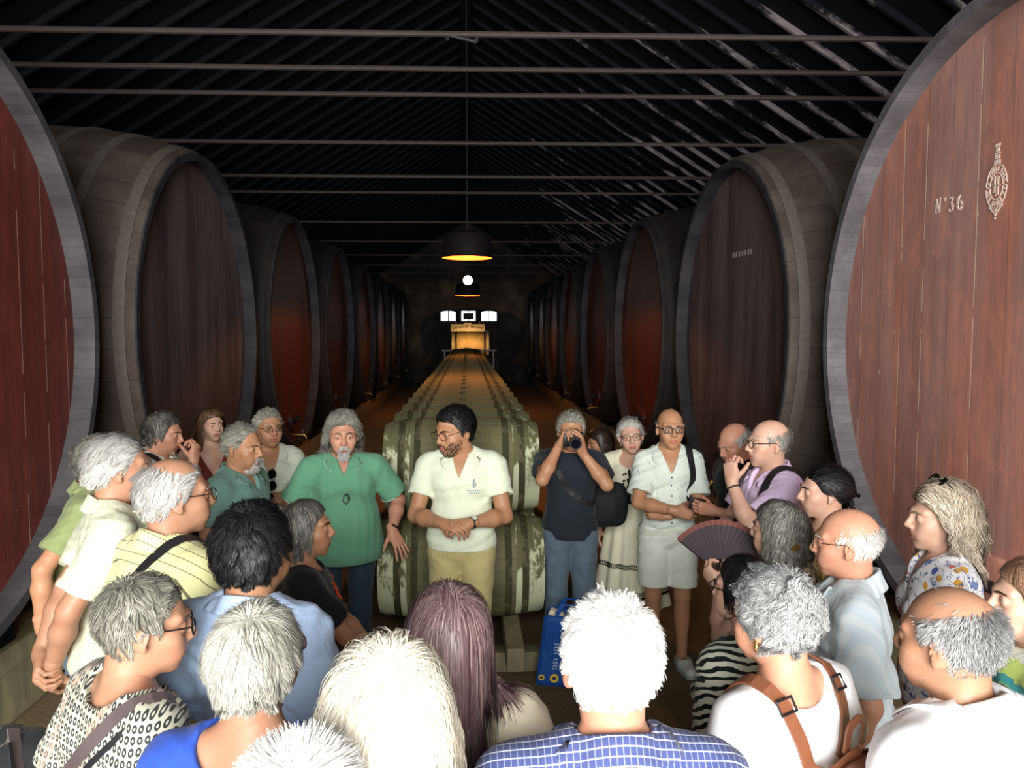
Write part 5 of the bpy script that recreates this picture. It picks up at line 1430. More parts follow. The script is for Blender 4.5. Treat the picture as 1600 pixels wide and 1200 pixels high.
for q in (1, -1):
    sh, el, wr, fd = greenman['arms'][q]; ud = unit(el-sh); e = sh+ud*L_UP*greenman['s']*0.77; x = unit(np.cross(ud, (0, 1, 0.1))); y = np.cross(ud, x); rr = (0.0515*1.12+0.018)*1.12*greenman['s']
    MB().tube([e+(x*math.cos(t)+y*math.sin(t))*rr for t in np.linspace(0, 2*math.pi, 24, endpoint=False)], 0.0035, 5, loop=True).build('sleeve_trim', M['green_trim'], greenman['shirt'])

foldL = dict(w=(0.05, 0.24, 1.155), pole=(-0.8, 0.0, -0.8), hd=(0.9, 0.1, 0.25), hn=(0.1, 0.9, 0.4), curl=0.35)
foldR = dict(w=(-0.05, 0.215, 1.12), pole=(0.8, 0.0, -0.8), hd=(-0.9, -0.05, 0.15), hn=(-0.1, 0.9, 0.3), curl=0.4)
whiteman = person('man in white shirt and thin glasses standing with folded arms', 418, 638, 5.15, 158, sk='tan', hyaw=-12, hair=('short', 'grey', dict(high=0.006, sweep=(0, -0.6, 0.3))), glass=('glasses_metal', 'lens', dict(r=0.0016, h=0.014)),
    L_=foldL, R_=foldR, shirt=dict(mat=M['white_shirt'], sl=0.66, hem=0.84, neck='shirt', vz=1.26, collar=PLY(M['white_shirt'], 40, 0.06), wr=0.005), bottom=dict(mat=M['trouser_dark']))
wrist_band(whiteman, -1, M['black_strap'], 'wristwatch', w=0.012, face=(M['black_strap'], M['lens_dark']))

longwoman = person('young woman with long brown hair in a low-cut red top, furthest back', 328, 638, 5.55, 150, sex='f', sk='fair', hyaw=-14, hs=0.98, hair=('long', 'brown', dict(L=0.40, n=5200)),
    shirt=dict(name='top', mat=M['red_top'], sl=0.0, hem=0.88, neck='v', vz=1.20, vw=0.5, off=0.008), bottom=dict(mat=M['trouser_dark']))
chinman = person('grey-haired man in profile resting his chin on his hand', 252, 643, 4.75, 92, sk='ruddy', hyaw=-6, hpitch=10, hair=('thick', 'pepper', dict(L=0.06)),
    R_=dict(w=(0.0, 0.215, 1.40), pole=(0.3, 0.5, -1), hd=(-0.25, 0.1, 0.95), hn=(0.3, 0.9, 0.0), curl=0.75, thumb=0.5),
    L_=dict(w=(0.06, 0.20, 1.10), pole=(-0.8, 0, -0.8), hd=(0.9, 0.1, 0.2), hn=(0, 0.9, 0.3), curl=0.4),
    shirt=dict(mat=M['white_shirt'], sl=0.65, hem=0.86, neck='shirt', collar=PLY(M['white_shirt'], 34)), bottom=dict(mat=M['trouser_dark']))
tealman = person('man with grey goatee in a dusty teal shirt, seen in profile', 376, 661, 4.25, 108, sk='tan', hyaw=0, hpitch=6, g=1.12, belly=0.03, hair=('short', 'grey', dict(high=0.022, sweep=(0, -0.7, 0.2), L=0.04)), beard=('goatee', 'lightgrey', 0.020, 1100),
    shirt=dict(mat=M['teal'], sl=0.70, hem=0.84, neck='polo', collar=PLY(M['teal'], 30)), bottom=dict(mat=M['trouser_dark']))
oliveman = person('man in olive green polo standing at the red cask, head hidden by his neighbour', 168, 684, 3.62, 70, sk='tan', g=1.12, belly=0.03, lean=9, hyaw=0, hair=('short', 'grey', {}), shift=(-0.10, 0.10),
    R_=dict(w=(0.25, -0.13, 0.90), pole=(0.7, -1, 0), hd=(-0.1, 0.35, -0.9), curl=0.3), shirt=dict(name='polo_shirt', mat=M['olive'], sl=0.74, hem=0.86, neck='polo', collar=PLY(M['olive'], 30), slr=1.1), bottom=dict(mat=M['jeans']))
linenman = person('tall grey-haired man in pale linen shirt with hands clasped behind his back', 180, 678, 3.05, 62, sk='deep', g=1.05, lean=3, hyaw=1, hair=('short', 'lightgrey', dict(L=0.06, lift=0.3, sweep=(0, -0.7, -0.1))),
    R_=dict(w=(0.10, -0.20, 0.90), pole=(1, -0.7, 0), hd=(-0.6, -0.1, -0.75), hn=(0.3, -0.9, -0.1), curl=0.45), L_=dict(w=(0.02, -0.235, 0.93), pole=(-1, -0.8, 0), hd=(0.75, -0.1, -0.5), hn=(0, -1, 0.0), curl=0.6),
    shirt=dict(mat=M['pale_linen'], sl=0.78, hem=0.84, neck='shirt', collar=PLY(M['pale_linen'], 26, 0.055), slr=1.2, wr=0.006), bottom=dict(mat=M['trouser_beige']))
stripeman = person('balding man with glasses in pale yellow striped shirt and camera strap', 266, 713, 2.58, 40, sk='deep', g=1.1, sw=1.05, hyaw=16, hair=('short', 'lightgrey', dict(bald=0.036, L=0.05, lift=0.08, sweep=(0, -0.6, -0.4))), glass=('glasses_black', 'lens', dict(r=0.0016)),
    shirt=dict(mat=M['stripe_yellow'], sl=0.75, hem=0.84, neck='shirt', collar=PLY(M['stripe_yellow'], 24, 0.055, 0.038), slr=1.15), bottom=dict(mat=M['trouser_beige']))
blackwoman = person('woman with short dark hair in black top and orange necklace, seen in profile', 472, 781, 3.05, 72, sex='f', sk='tan', g=1.12, belly=0.02, hyaw=8, hpitch=-2, hair=('bobshort', 'pepper', dict(captone=0.1, L=0.115)),
    R_=dict(w=(0.06, 0.34, 1.00), pole=(1, -0.2, -0.8), hd=(-0.75, 0.6, 0.05), hn=(0.3, 0.5, 0.8), curl=0.5), L_=dict(w=(-0.03, 0.33, 0.95), pole=(-1, -0.3, -0.6), hd=(0.45, 0.6, -0.5), hn=(-0.3, 0.8, 0.4), curl=0.55, thumb=0.3),
    shirt=dict(name='blouse', mat=M['black_top'], sl=0.66, hem=0.82, neck='wide', slr=1.3, off=0.018), bottom=dict(mat=M['trouser_dark']))
bluelinen = person('man with messy black hair in a light blue linen shirt, seen from behind', 370, 792, 2.16, 14, sk='tan', g=1.10, sw=1.02, hyaw=7, hs=1.12, arm_r=1.05, shift=(0.03, 0.03), hair=('messy', 'black', dict(L=0.055, n=5500, w=0.0045)),
    shirt=dict(mat=M['blue_linen'], sl=0.85, hem=0.82, neck='shirt', collar=PLY(M['blue_linen'], 24, 0.045, 0.03), slr=1.25, wr=0.006), bottom=dict(mat=M['trouser_dark']))
ikatwoman = person('woman with cropped grey hair and glasses in a grey ring-print blouse', 218, 898, 1.86, 46, sex='f', sk='deep', g=1.12, belly=0.02, lean=7, hyaw=18, hpitch=6, hs=1.06, arm_r=1.12, hair=('short', 'grey', dict(L=0.04, lift=0.2, female=False)), glass=('glasses_black', 'lens', dict(r=0.0022)),
    shirt=dict(name='blouse', mat=M['ikat'], sl=0.72, hem=0.80, neck='wide', slr=1.3, off=0.018, wr=0.005), bottom=dict(mat=M['trouser_dark']))
royalwoman = person('person with thick silver hair in a royal blue top, seen from behind', 396, 944, 1.55, 6, sex='f', sk='deep', g=1.05, hyaw=7, hs=1.0, hair=('thick', 'silver', dict(L=0.060, vol=0.006, n=6500, w=0.0042, lift=0.35)), glass=('glasses_red', 'lens', dict(r=0.0024)),
    shirt=dict(name='top', mat=M['royal'], sl=0.7, hem=0.82, neck='backscoop', off=0.014), bottom=dict(mat=M['trouser_dark']))
blondwoman = person('person with full white-blond hair and cream top, nearest the lower middle', 602, 1012, 1.27, 4, sex='f', sk='fair', g=1.05, hyaw=4, hs=1.10, hair=('wavy', 'cream', dict(L=0.23, vol=0.012, n=9500, w=0.0040, curl=0.25, captone=0.6, lift=0.12, clump=0.35)),
    shirt=dict(name='blouse', mat=M['cream'], sl=0.8, hem=0.80, neck='crew', slr=1.3, off=0.02), bottom=dict(mat=M['trouser_dark']))
tuft = person('person whose spiky white hair just shows at the bottom edge', 462, 1166, 1.02, 0, sk='fair', hair=('crop', 'white', dict(L=0.035, lift=1.0)), shirt=dict(mat=M['royal'], sl=0.7, hem=0.84, neck='crew'), bottom=dict(mat=M['trouser_dark']))
plumwoman = person('woman with straight shoulder-length plum-brown hair and cream blouse, from behind', 702, 915, 1.78, -2, sex='f', sk='fair', g=1.05, hs=1.06, hyaw=-4, hair=('long', 'plum', dict(L=0.28, n=8500, w=0.0042, lift=0.2, curl=0.07, vol=0.008, clumps=160, clump=0.35)),
    shirt=dict(name='blouse', mat=M['cream'], sl=0.85, hem=0.80, neck='crew', slr=1.35, off=0.02), bottom=dict(mat=M['trouser_dark']))
plaidman = person('man with short white hair in a blue check shirt, seen from behind', 957, 931, 1.42, 0, sk='ruddy', g=1.12, sw=1.10, hs=1.04, hair=('short', 'white', dict(L=0.028, n=7500, lift=0.45, w=0.0036)),
    shirt=dict(mat=M['plaid'], sl=0.8, hem=0.84, neck='shirt', collar=PLY(M['plaid'], 24, 0.050, 0.042), slr=1.2, off=0.016, wr=0.003), bottom=dict(mat=M['trouser_dark']))
photog = person('grey-haired man in black tee shirt and jeans holding a camera to his eye', 892, 641, 5.04, 183, sk='tan', g=1.02, sw=1.02, hpitch=6, hair=('curly', 'grey', dict(L=0.05, n=5200, curl=0.9, lift=0.7)),
    R_=dict(w=(0.088, 0.175, 1.500), pole=(0.55, 0.2, -1), hd=(-0.30, 0.35, 0.85), hn=(0.85, -0.3, 0.45), curl=[0.6, 0.75, 0.8, 0.85], thumb=0.55),
    L_=dict(w=(-0.062, 0.215, 1.455), pole=(-0.75, 0.2, -1), hd=(0.25, 0.45, 0.80), hn=(-0.75, 0.45, -0.2), curl=[0.35, 0.4, 0.45, 0.5], thumb=0.4),
    shirt=dict(name='tee_shirt', mat=M['navy_tee'], sl=0.62, hem=0.86, neck='crew', off=0.015, slr=1.15), bottom=dict(mat=M['jeans'], off=0.02))
bentwoman = person('woman with dark hair and pale green shirt turning away behind the photographer', 938, 668, 6.0, 262, sex='f', sk='tan', hpitch=14, lean=15, hair=('bob', 'dark', {}),
    shirt=dict(mat=M['mint'], sl=0.8, hem=0.82, neck='shirt', collar=PLY(M['mint'], 24, 0.06, 0.045)), bottom=dict(mat=M['trouser_beige']))
dresswoman = person('woman with short white hair and glasses in a long embroidered cream dress', 1001, 652, 5.5, 196, sex='f', sk='fair', hyaw=-8, hroll=6, hs=1.12, shift=(-0.075, 0), hair=('short', 'lightgrey', dict(sweep=(0.4, 0.4, 0.1), L=0.05)), glass=('glasses_metal', 'lens', dict(r=0.0020, h=0.020)),
    L_=dict(w=(-0.20, 0.06, 0.90)), shirt=dict(name='dress', mat=M['dress'], sl=0.85, hem=0.1, neck='scoop', slr=1.35, off=0.014, skirt=(1.04, 0.27, 0.17, 0.30, 11)), shoe=(M['shoe_white'], M['sole_grey']))
shortsman = person('bald man in black-framed glasses, white printed shirt and pale shorts, arms crossed', 1047, 637, 4.95, 186, sk='tan', hyaw=-4, g=0.94, sw=0.90, hair=('crop', 'grey', dict(bald=-0.012, L=0.006, n=1500)), glass=('glasses_black', 'lens', dict(r=0.0030, h=0.017, w=0.027)),
    L_=dict(w=(0.05, 0.20, 1.06), pole=(-0.9, 0.0, -0.7), hd=(0.7, -0.25, 0.1), hn=(0.1, 0.9, 0.4), curl=0.6), R_=dict(w=(0.00, 0.265, 1.105), pole=(0.9, 0.0, -0.7), hd=(-0.9, 0.0, -0.15), hn=(-0.1, 0.95, 0.2), curl=0.5),
    shirt=dict(mat=M['printed_white'], sl=0.78, hem=0.955, neck='shirt', vz=1.30, collar=PLY(M['printed_white'], 36, 0.058), slr=1.15, wr=0.006, off=0.018, placket=(1.30, 0.98, M['button'])),
    bottom=dict(kind='shorts', mat=M['shorts_white'], hem=0.56, off=0.026, waist=0.965), shoe=(M['shoe_white'], M['sole_grey']))
lookdown = person('older man looking down at the phone in his hand behind the lilac polo', 1148, 660, 4.75, 250, sk='ruddy', hpitch=22, hair=('short', 'lightgrey', dict(bald=0.012, L=0.035)),
    L_=dict(w=(-0.10, 0.27, 1.17), pole=(-0.8, -0.4, -0.7), hd=(0.3, 0.85, 0.2), hn=(-0.9, 0.3, -0.1), curl=0.6), shirt=dict(mat=M['black_top'], sl=0.6, hem=0.86, neck='crew'), bottom=dict(mat=M['trouser_dark']))
lilacman = person('balding man with glasses in a lilac polo, hand raised to his cheek', 1205, 654, 4.15, 264, sk='fair', g=1.1, belly=0.035, hyaw=4, hair=('crop', 'lightgrey', dict(bald=0.004, L=0.018)), glass=('glasses_black', 'lens', dict(r=0.0020)),
    L_=dict(w=(-0.03, 0.235, 1.385), pole=(-0.25, 0.45, -1), hd=(0.1, 0.05, 0.95), hn=(-0.5, 0.8, 0.1), curl=0.7, thumb=0.4),
    R_=dict(w=(0.02, 0.27, 1.08), pole=(0.9, 0, -0.7), hd=(-0.9, 0.3, 0), hn=(0, 0.9, 0.3), curl=0.4),
    shirt=dict(name='polo_shirt', mat=M['lilac'], sl=0.72, hem=0.82, neck='polo', collar=PLY(M['lilac'], 28), slr=1.2), bottom=dict(mat=M['trouser_dark']))
wrist_band(lilacman, -1, M['black_strap'], 'bracelet', w=0.004, back=0.03)
darkwoman = person('woman with tied-back black hair and sunglasses on her head, mustard top', 1292, 727, 3.5, 278, sex='f', sk='fair', hyaw=2, hair=('pulled', 'black', dict(captone=0.2)),
    shirt=dict(name='top', mat=M['mustard'], sl=0.7, hem=0.84, neck='wide'), bottom=dict(mat=M['trouser_dark']))
fanwoman = person('woman with wavy salt-and-pepper hair in animal print holding up a dark fan', 1222, 782, 3.0, 318, sex='f', sk='fair', hyaw=-6, hair=('wavy', 'pepper', dict(L=0.20, n=6500)),
    L_=dict(w=(-0.10, 0.24, 1.30), pole=(-0.7, -0.3, -0.8), hd=(0.05, 0.75, 0.65), hn=(-0.85, 0.4, 0.1), curl=0.65, thumb=0.5),
    shirt=dict(name='blouse', mat=M['leopard'], sl=0.6, hem=0.82, neck='wide'), bottom=dict(mat=M['trouser_dark']))
wrist_band(fanwoman, -1, M['silver'], 'bracelet', w=0.003, back=0.03)
blueold = person('bald old man with thin glasses in a light blue-grey linen shirt', 1330, 792, 2.62, 296, sk='ruddy', g=1.16, sw=1.06, belly=0.04, hyaw=4, hpitch=2, hs=1.06, hair=('crop', 'white', dict(bald=-0.012, L=0.02)), glass=('glasses_metal', None, dict(r=0.0013)),
    shirt=dict(mat=M['blue_grey_linen'], sl=0.85, hem=0.82, neck='shirt', collar=PLY(M['blue_grey_linen'], 24, 0.062, 0.040), slr=1.35, off=0.02, wr=0.007), bottom=dict(mat=M['trouser_dark']))
floralwoman = person('woman with blond-grey hair, sunglasses on her head and a white floral blouse', 1475, 757, 2.9, 288, sex='f', sk='fair', g=1.08, hyaw=-6, hs=1.08, hair=('wavy', 'blond', dict(L=0.23, vol=0.020, lift=0.55, curl=0.85, n=8000, sweep=(0, -1.1, 0.2))),
    shirt=dict(name='blouse', mat=M['floral'], sl=0.8, hem=0.82, neck='v', slr=1.25), bottom=dict(mat=M['trouser_dark']))
zebrawoman = person('dark-haired woman with glasses in a zebra print blouse, mostly behind the grey curls', 1168, 868, 2.32, 322, sex='f', sk='fair', g=1.1, hyaw=-8, hs=0.95, hair=('bobshort', 'black', dict(L=0.09)), glass=('glasses_black', 'lens', {}),
    shirt=dict(name='blouse', mat=M['zebra'], sl=1.0, hem=0.80, neck='wide', slr=1.35, off=0.02, long=0.45), bottom=dict(mat=M['trouser_dark']))
curlywoman = person('woman with curly grey hair, gold earrings and a white cap-sleeve top, from behind', 1216, 890, 1.84, 328, sex='f', sk='ruddy', g=1.08, hyaw=-3, hpitch=4, hs=1.0, arm_r=1.1, hair=('curly', 'steel', dict(n=8500, L=0.078, w=0.0040, curl=1.4, vol=0.008)), glass=('glasses_black', 'lens', dict(r=0.0016)),
    shirt=dict(name='top', mat=M['bright_white'], sl=0.42, hem=0.82, neck='wide', slr=1.25, off=0.014), bottom=dict(mat=M['trouser_dark']))
baldwhite = person('man with a tanned bald crown and grey sides in a white shirt, lower right', 1494, 914, 1.62, 334, sk='deep', g=1.12, sw=1.05, hyaw=-8, hpitch=3, hs=1.0, hair=('crop', 'steel', dict(bald=0.016, L=0.022, n=6500, w=0.0030)),
    shirt=dict(mat=M['bright_white'], sl=0.85, hem=0.82, neck='shirt', collar=PLY(M['bright_white'], 24, 0.03, 0.045), slr=1.3, off=0.02), bottom=dict(mat=M['trouser_dark']))
edgewoman = person('auburn-haired woman in green banded print cut off by the right edge', 1622, 872, 2.15, 292, sex='f', sk='fair', g=1.05, hyaw=-4, hair=('bob', 'auburn', dict(L=0.2)),
    shirt=dict(name='top', mat=M['green_print'], sl=0.7, hem=0.82, neck='crew'), bottom=dict(mat=M['trouser_dark']))
# ------------------------------------------------------------------ things they carry, wear on top, hold or hang up
def carry(ctx, name, label, cat, **k):
    """a thing of its own, in the coordinates of the person who carries it"""
    return empty(name, (ctx['base'][0], ctx['base'][1], 0), ctx['a'], label=label, cat=cat, **k)
M['black_plastic'] = plain('black plastic', rgb(20, 20, 22), 0.4, spec=0.5); M['black_fabric'] = plain('black nylon', rgb(20, 22, 28), 0.8, var=0.3)
M['lens_front'] = plain('camera lens glass', rgb(14, 16, 26), 0.05, spec=1.0)

# camera at the photographer's eye
C = photog; H = C['H']; s = C['s']; e = carry(C, 'camera', 'black camera held up to his eye by the grey-haired photographer', 'camera')
o = H.p((0.0, 0.185, -0.010)); X, Yv, Z = H.R[:, 0], H.R[:, 1], H.R[:, 2]
def cp(x, y, z): return o+X*x+Yv*y+Z*z
rot = Matrix([[X[i], Yv[i], Z[i]] for i in range(3)])
mb = MB(); mb.box(cp(0, 0, 0), (0.132, 0.055, 0.086), rot, 0.012).box(cp(0.052, 0.012, -0.004), (0.03, 0.06, 0.08), rot, 0.012); mb.build('camera_body', M['black_plastic'], e)
mb = MB(); mb.box(cp(-0.005, 0, 0.05), (0.05, 0.05, 0.03), rot, 0.01); mb.build('viewfinder_hump', M['black_plastic'], e)
def disc(mb, y0, y1, r0, r1, n=28): mb.rings([[cp(-0.008+r*math.cos(t), y, -0.006+r*math.sin(t)) for t in np.linspace(0, 2*math.pi, n, endpoint=False)] for y, r in ((y0, r0), (y1, r1))]); return mb
mb = MB(); disc(mb, 0.02, 0.06, 0.040, 0.040); disc(mb, 0.055, 0.095, 0.037, 0.037); lb = mb.build('lens_barrel', M['black_plastic'], e)
disc(MB(), 0.0945, 0.0965, 0.030, 0.028).build('lens_glass', M['lens_front'], lb)
disc(MB(), 0.070, 0.076, 0.0385, 0.0385).build('focus_ring', M['iron'], lb)
MB().tube([cp(0.045, 0, 0.042), cp(0.045, 0, 0.056)], 0.010).build('dial', M['silver'], e)

def pouch(e, ctx, c, size, mat, rz=0.0, name='pouch', flap=None):
    """a soft rounded bag around a local centre"""
    f = Field(); c = np.array(c); sx, sy, sz = size; Rz = rotz(rz)
    f.ell(c, (sx*0.62, sy*0.62, sz*0.62), Rz, 0.02)
    for a in (-1, 1):
        for b in (-1, 1): f.cone(c+Rz @ np.array([a*sx*0.36, 0, b*sz*0.34]), c+Rz @ np.array([a*sx*0.36, 0, -b*sz*0.1]), sy*0.42, sy*0.42, 0.03)
    V, Q = f.mesh(0.008); o = link(name, mesh_np(name, V, Q), mat, e)
    if flap:
        mb = MB(); mb.box(c+Rz @ np.array([0, -sy*0.60, sz*0.12]), (sx*0.7, 0.012, sz*0.45), Matrix(Rz.tolist()), 0.005); mb.build('flap', flap, o)
    return o
# photographer's black shoulder bag
C = photog; e = carry(C, 'shoulder_bag', 'black shoulder bag hanging at the photographer\'s hip', 'bag')
pouch(e, C, (-0.26, -0.03, 1.06), (0.13, 0.18, 0.22), M['black_fabric'], R(10))
strap(e, 'strap', C['tf'], [C['U'].p(q) for q in ((-0.24, -0.04, 1.18), (-0.13, -0.11, 1.33), (0.0, -0.05, 1.43), (0.09, 0.07, 1.37), (0.02, 0.13, 1.2), (-0.16, 0.12, 1.1), (-0.25, 0.03, 1.16))], 0.035, M['black_strap'], 0.009)
# cross-body strap with pouch of the man in stripes
C = stripeman; e = carry(C, 'shoulder_bag', 'black cross-body strap and pouch over the pale yellow striped shirt', 'bag')
strap(e, 'strap', C['tf'], [C['U'].p(q) for q in ((0.06, 0.14, 1.30), (0.105, 0.03, 1.42), (0.085, -0.07, 1.42), (0.0, -0.14, 1.34), (-0.12, -0.15, 1.2), (-0.20, -0.10, 1.02), (-0.20, 0.02, 0.90))], 0.036, M['black_strap'], 0.008, n=36)
pouch(e, C, (-0.285, 0.06, 0.86), (0.10, 0.20, 0.2), M['black_fabric'])
# grey patterned bag of the woman in the ring print
C = ikatwoman; e = carry(C, 'shoulder_bag', 'black and pale patterned shoulder bag of the woman in the ring-print blouse, lower left corner', 'bag')
def P_patch(t, c): return t.mix(t.ramp(t.noise(13, 2, 0.5, dist=1.5), [(0.54, 0), (0.60, 1)]), c, rgb(110, 108, 94))
M['patch_bag'] = cloth('black bag with pale patches', rgb(30, 32, 34), 0.3, 0.2, pattern=P_patch)
bc = local_of(C, at(30, 1215, 2.02))
pouch(e, C, bc, (0.12, 0.17, 0.18), M['patch_bag'], R(30))
strap(e, 'strap', C['tf'], [C['U'].p((0.08, 0.16, 1.15)), C['U'].p((0.135, 0.09, 1.34)), C['U'].p((0.145, -0.02, 1.41)), C['U'].p((0.08, -0.13, 1.33)), C['U'].p((-0.05, -0.17, 1.20)), C['U'].p((-0.18, -0.16, 1.08)), bc+np.array([0.05, -0.02, 0.16])], 0.036, plain('taupe strap', rgb(92, 80, 82), 0.6), n=40, project=(0.0, 0.88))
strap(e, 'strap', C['tf'], [C['U'].p((0.12, 0.16, 1.13)), C['U'].p((0.165, 0.08, 1.32)), C['U'].p((0.172, -0.02, 1.39)), C['U'].p((0.11, -0.14, 1.30)), C['U'].p((-0.02, -0.18, 1.16)), C['U'].p((-0.16, -0.17, 1.03)), bc+np.array([0.10, -0.04, 0.15])], 0.014, M['black_strap'], n=40, project=(0.0, 0.88), label='thin black cord strap')
# orange handbag and papers of the woman in black
C = blackwoman; U = C['U']; s = C['s']; e = carry(C, 'handbag', 'orange-brown handbag at the hip of the woman in the black top', 'bag')
pouch(e, C, (0.20, 0.16, 0.80), (0.10, 0.22, 0.22), M['orange_leather'])
strap(e, 'strap', C['sf'], [(0.19, 0.10, 0.92), (0.17, 0.0, 1.02), (0.17, -0.06, 1.1), (0.12, -0.05, 1.22)], 0.02, M['orange_leather'])
hp = C['hands'][1][1].p((0.07, 0.0, -0.03)); e = carry(C, 'booklet', 'cream booklet held by the woman in the black top', 'booklet')
mb = MB(); rb = Matrix(rotz(R(35)).tolist()) @ Matrix(rotx(R(28)).tolist())
mb.box(hp+np.array([0.0, 0.01, -0.02]), (0.105, 0.010, 0.21), rb, 0.002); bk = mb.build('cover', M['cream'], e)
MB().box(hp+np.array([0.0, 0.012, -0.02]), (0.100, 0.0125, 0.200), rb).build('pages', M['bright_white'], e)
mb = MB(); U = C['U']; f = C['sf']; nb = 46
for i in range(nb):
    u = i/(nb-1); ang = (u-0.5)*2; x = 0.075*math.sin(ang*1.45); z = 1.20+0.21*abs(ang)**1.25
    p, n = surf_project(f, U.p((x, 0.16 if abs(ang) < 0.8 else 0.06, z)), 0.007); mb.sphere(p, 0.0065, 8)
mb.build('necklace', plain('orange red beads', rgb(176, 66, 28), 0.35), C['root'], label='orange-red bead necklace')

# brown leather backpack of the curly-haired woman
C = curlywoman; U = C['U']; f = C['tf']; s = C['s']; e = carry(C, 'backpack', 'tan brown leather backpack on the back of the curly grey-haired woman in white', 'backpack')
bp = Field(); c0 = U.p((0.055, -0.225, 1.15))
bp.ell(c0, np.array([0.125, 0.075, 0.15])*s, None, 0.02); bp.cone(c0+np.array([-0.06, 0, 0.10])*s, c0+np.array([0.06, 0, 0.10])*s, 0.055*s, 0.055*s, 0.05*s); bp.cone(c0+np.array([-0.07, 0, -0.1])*s, c0+np.array([0.07, 0, -0.1])*s, 0.07*s, 0.07*s, 0.05*s)
V, Q = bp.mesh(0.007); bo = link('backpack_body', mesh_np('backpack_body', V, Q), M['brown_leather'], e)
strap(e, 'flap', bp, [c0+np.array([x, -0.14, 0.11])*s for x in (-0.10, -0.05, 0, 0.05, 0.10)], 0.10, M['brown_leather'], 0.004, 0.005)
strap(e, 'grab_handle', f, [c0+np.array(q)*s for q in ((-0.035, 0.06, 0.16), (-0.03, 0.055, 0.215), (0.0, 0.05, 0.235), (0.03, 0.055, 0.215), (0.035, 0.06, 0.16))], 0.018*s, M['brown_leather'], thick=0.006, project=False)
for q in (-1, 1):
    st = strap(e, 'shoulder_strap', f, [U.p((q*0.105, 0.12, 1.22)), U.p((q*0.112, 0.075, 1.36)), U.p((q*0.108, -0.005, 1.43)), U.p((q*0.092, -0.10, 1.36)), U.p((q*0.055, -0.15, 1.27)), c0+np.array([q*0.012, 0.035, 0.165])*s], 0.036*s, M['brown_leather'], thick=0.005, project=(0, 0.82), n=36)
    p, n = surf_project(f, U.p((q*0.102, -0.06, 1.41)), 0.012); t = unit(np.cross(n, (1, 0, 0))); sx = np.cross(t, n); mb = MB()
    def bk(u, v): return p+sx*u*s+t*v*s
    mb.tube([bk(-0.024, -0.016), bk(0.024, -0.016), bk(0.024, 0.016), bk(-0.024, 0.016)], 0.0035, 6, loop=True); mb.build('buckle', M['iron'], st)

def plain_backpack(ctx, label, mat, sides=(-1, 1)):
    U = ctx['U']; f = ctx['tf']; s = ctx['s']; e = carry(ctx, 'backpack', label, 'backpack')
    bp = Field(); c0 = U.p((0, -0.24, 1.16))
    for z in (-0.12, 0.12): bp.cone(c0+np.array([-0.08, 0, z])*s, c0+np.array([0.08, 0, z])*s, 0.075*s, 0.075*s, 0.06*s)
    V, Q = bp.mesh(0.01); link('backpack_body', mesh_np('backpack_body', V, Q), mat, e)
    for q in sides:
        strap(e, 'shoulder_strap', f, [U.p((q*0.125, -0.15, 1.10)), U.p((q*0.13, 0.10, 1.12)), U.p((q*0.125, 0.11, 1.25)), U.p((q*0.115, 0.075, 1.36)), U.p((q*0.11, -0.005, 1.43)), U.p((q*0.10, -0.10, 1.36)), U.p((q*0.08, -0.15, 1.28))], 0.042*s, M['black_strap'], 0.010, thick=0.006, n=40)
plain_backpack(lilacman, 'dark backpack behind the man in the lilac polo, its black strap on his shoulder', M['black_fabric'])
plain_backpack(shortsman, 'dark backpack on the bald man in pale shorts, black strap at his shoulder', M['black_fabric'], (-1,))
C = chinman; e = carry(C, 'shoulder_bag', 'black strapped bag of the man resting his chin on his hand', 'bag')
strap(e, 'strap', C['tf'], [C['U'].p(q) for q in ((0.05, 0.14, 1.25), (0.115, 0.07, 1.38), (0.115, -0.03, 1.42), (0.08, -0.13, 1.33), (-0.06, -0.14, 1.2), (-0.19, -0.08, 1.05), (-0.2, 0, 0.95))], 0.045, M['black_strap'], 0.008)
pouch(e, C, (-0.29, 0.0, 0.88), (0.10, 0.2, 0.2), M['black_fabric'])

# phone, fan
C = lookdown; hf = C['hands'][-1][1]; e = carry(C, 'phone', 'dark phone in the hand of the man looking down', 'phone')
rot = Matrix([[hf.R[i, 0], hf.R[i, 1], hf.R[i, 2]] for i in range(3)]); pc = hf.p((0.075, 0.012, -0.030))
MB().box(pc, (0.145, 0.072, 0.009), rot, 0.003).build('case', M['black_plastic'], e); MB().box(pc-Vector(hf.R[:, 2])*0.0047, (0.134, 0.064, 0.0008), rot).build('screen', M['lens_front'], e)
C = fanwoman; hf = C['hands'][-1][1]; e = carry(C, 'hand_fan', 'open dark hand fan held up beside the salt-and-pepper hair', 'fan')
M['fan'] = cloth('mauve grey fan paper', rgb(70, 62, 68), 0.2, 0.1); M['fan_edge'] = cloth('brownish red fan border', rgb(120, 74, 68), 0.2, 0.1); M['fan_stick'] = plain('dark fan stick', rgb(44, 32, 28), 0.5)
piv = hf.p((0.055, 0.02, -0.035))
view = local_of(C, CAM)-piv; view = unit(view); up = unit(np.array([0, 0, 1])-view*view[2]); rt = np.cross(up, view)
nv = unit(view+0.35*up-0.2*rt); up = unit(np.array([0, 0, 1.0])-nv*nv[2]); rt = np.cross(up, nv)
NP = 44; a0, a1 = R(148), R(6)
def fp(r, i): a = a0+(a1-a0)*i/NP; return piv+(rt*math.cos(a)+up*math.sin(a))*r+nv*(0.0016 if i % 2 else -0.0016)*(r/0.2)
for nm, r0, r1, m in (('fan_leaf', 0.055, 0.205, M['fan']), ('fan_border', 0.205, 0.228, M['fan_edge'])):
    V = np.array([fp(r, i) for i in range(NP+1) for r in (r0, r1)]); i = np.arange(NP)*2
    solidify(link(nm, mesh_np(nm, V, np.stack([i, i+1, i+3, i+2], 1), False), m, e), 0.0012)
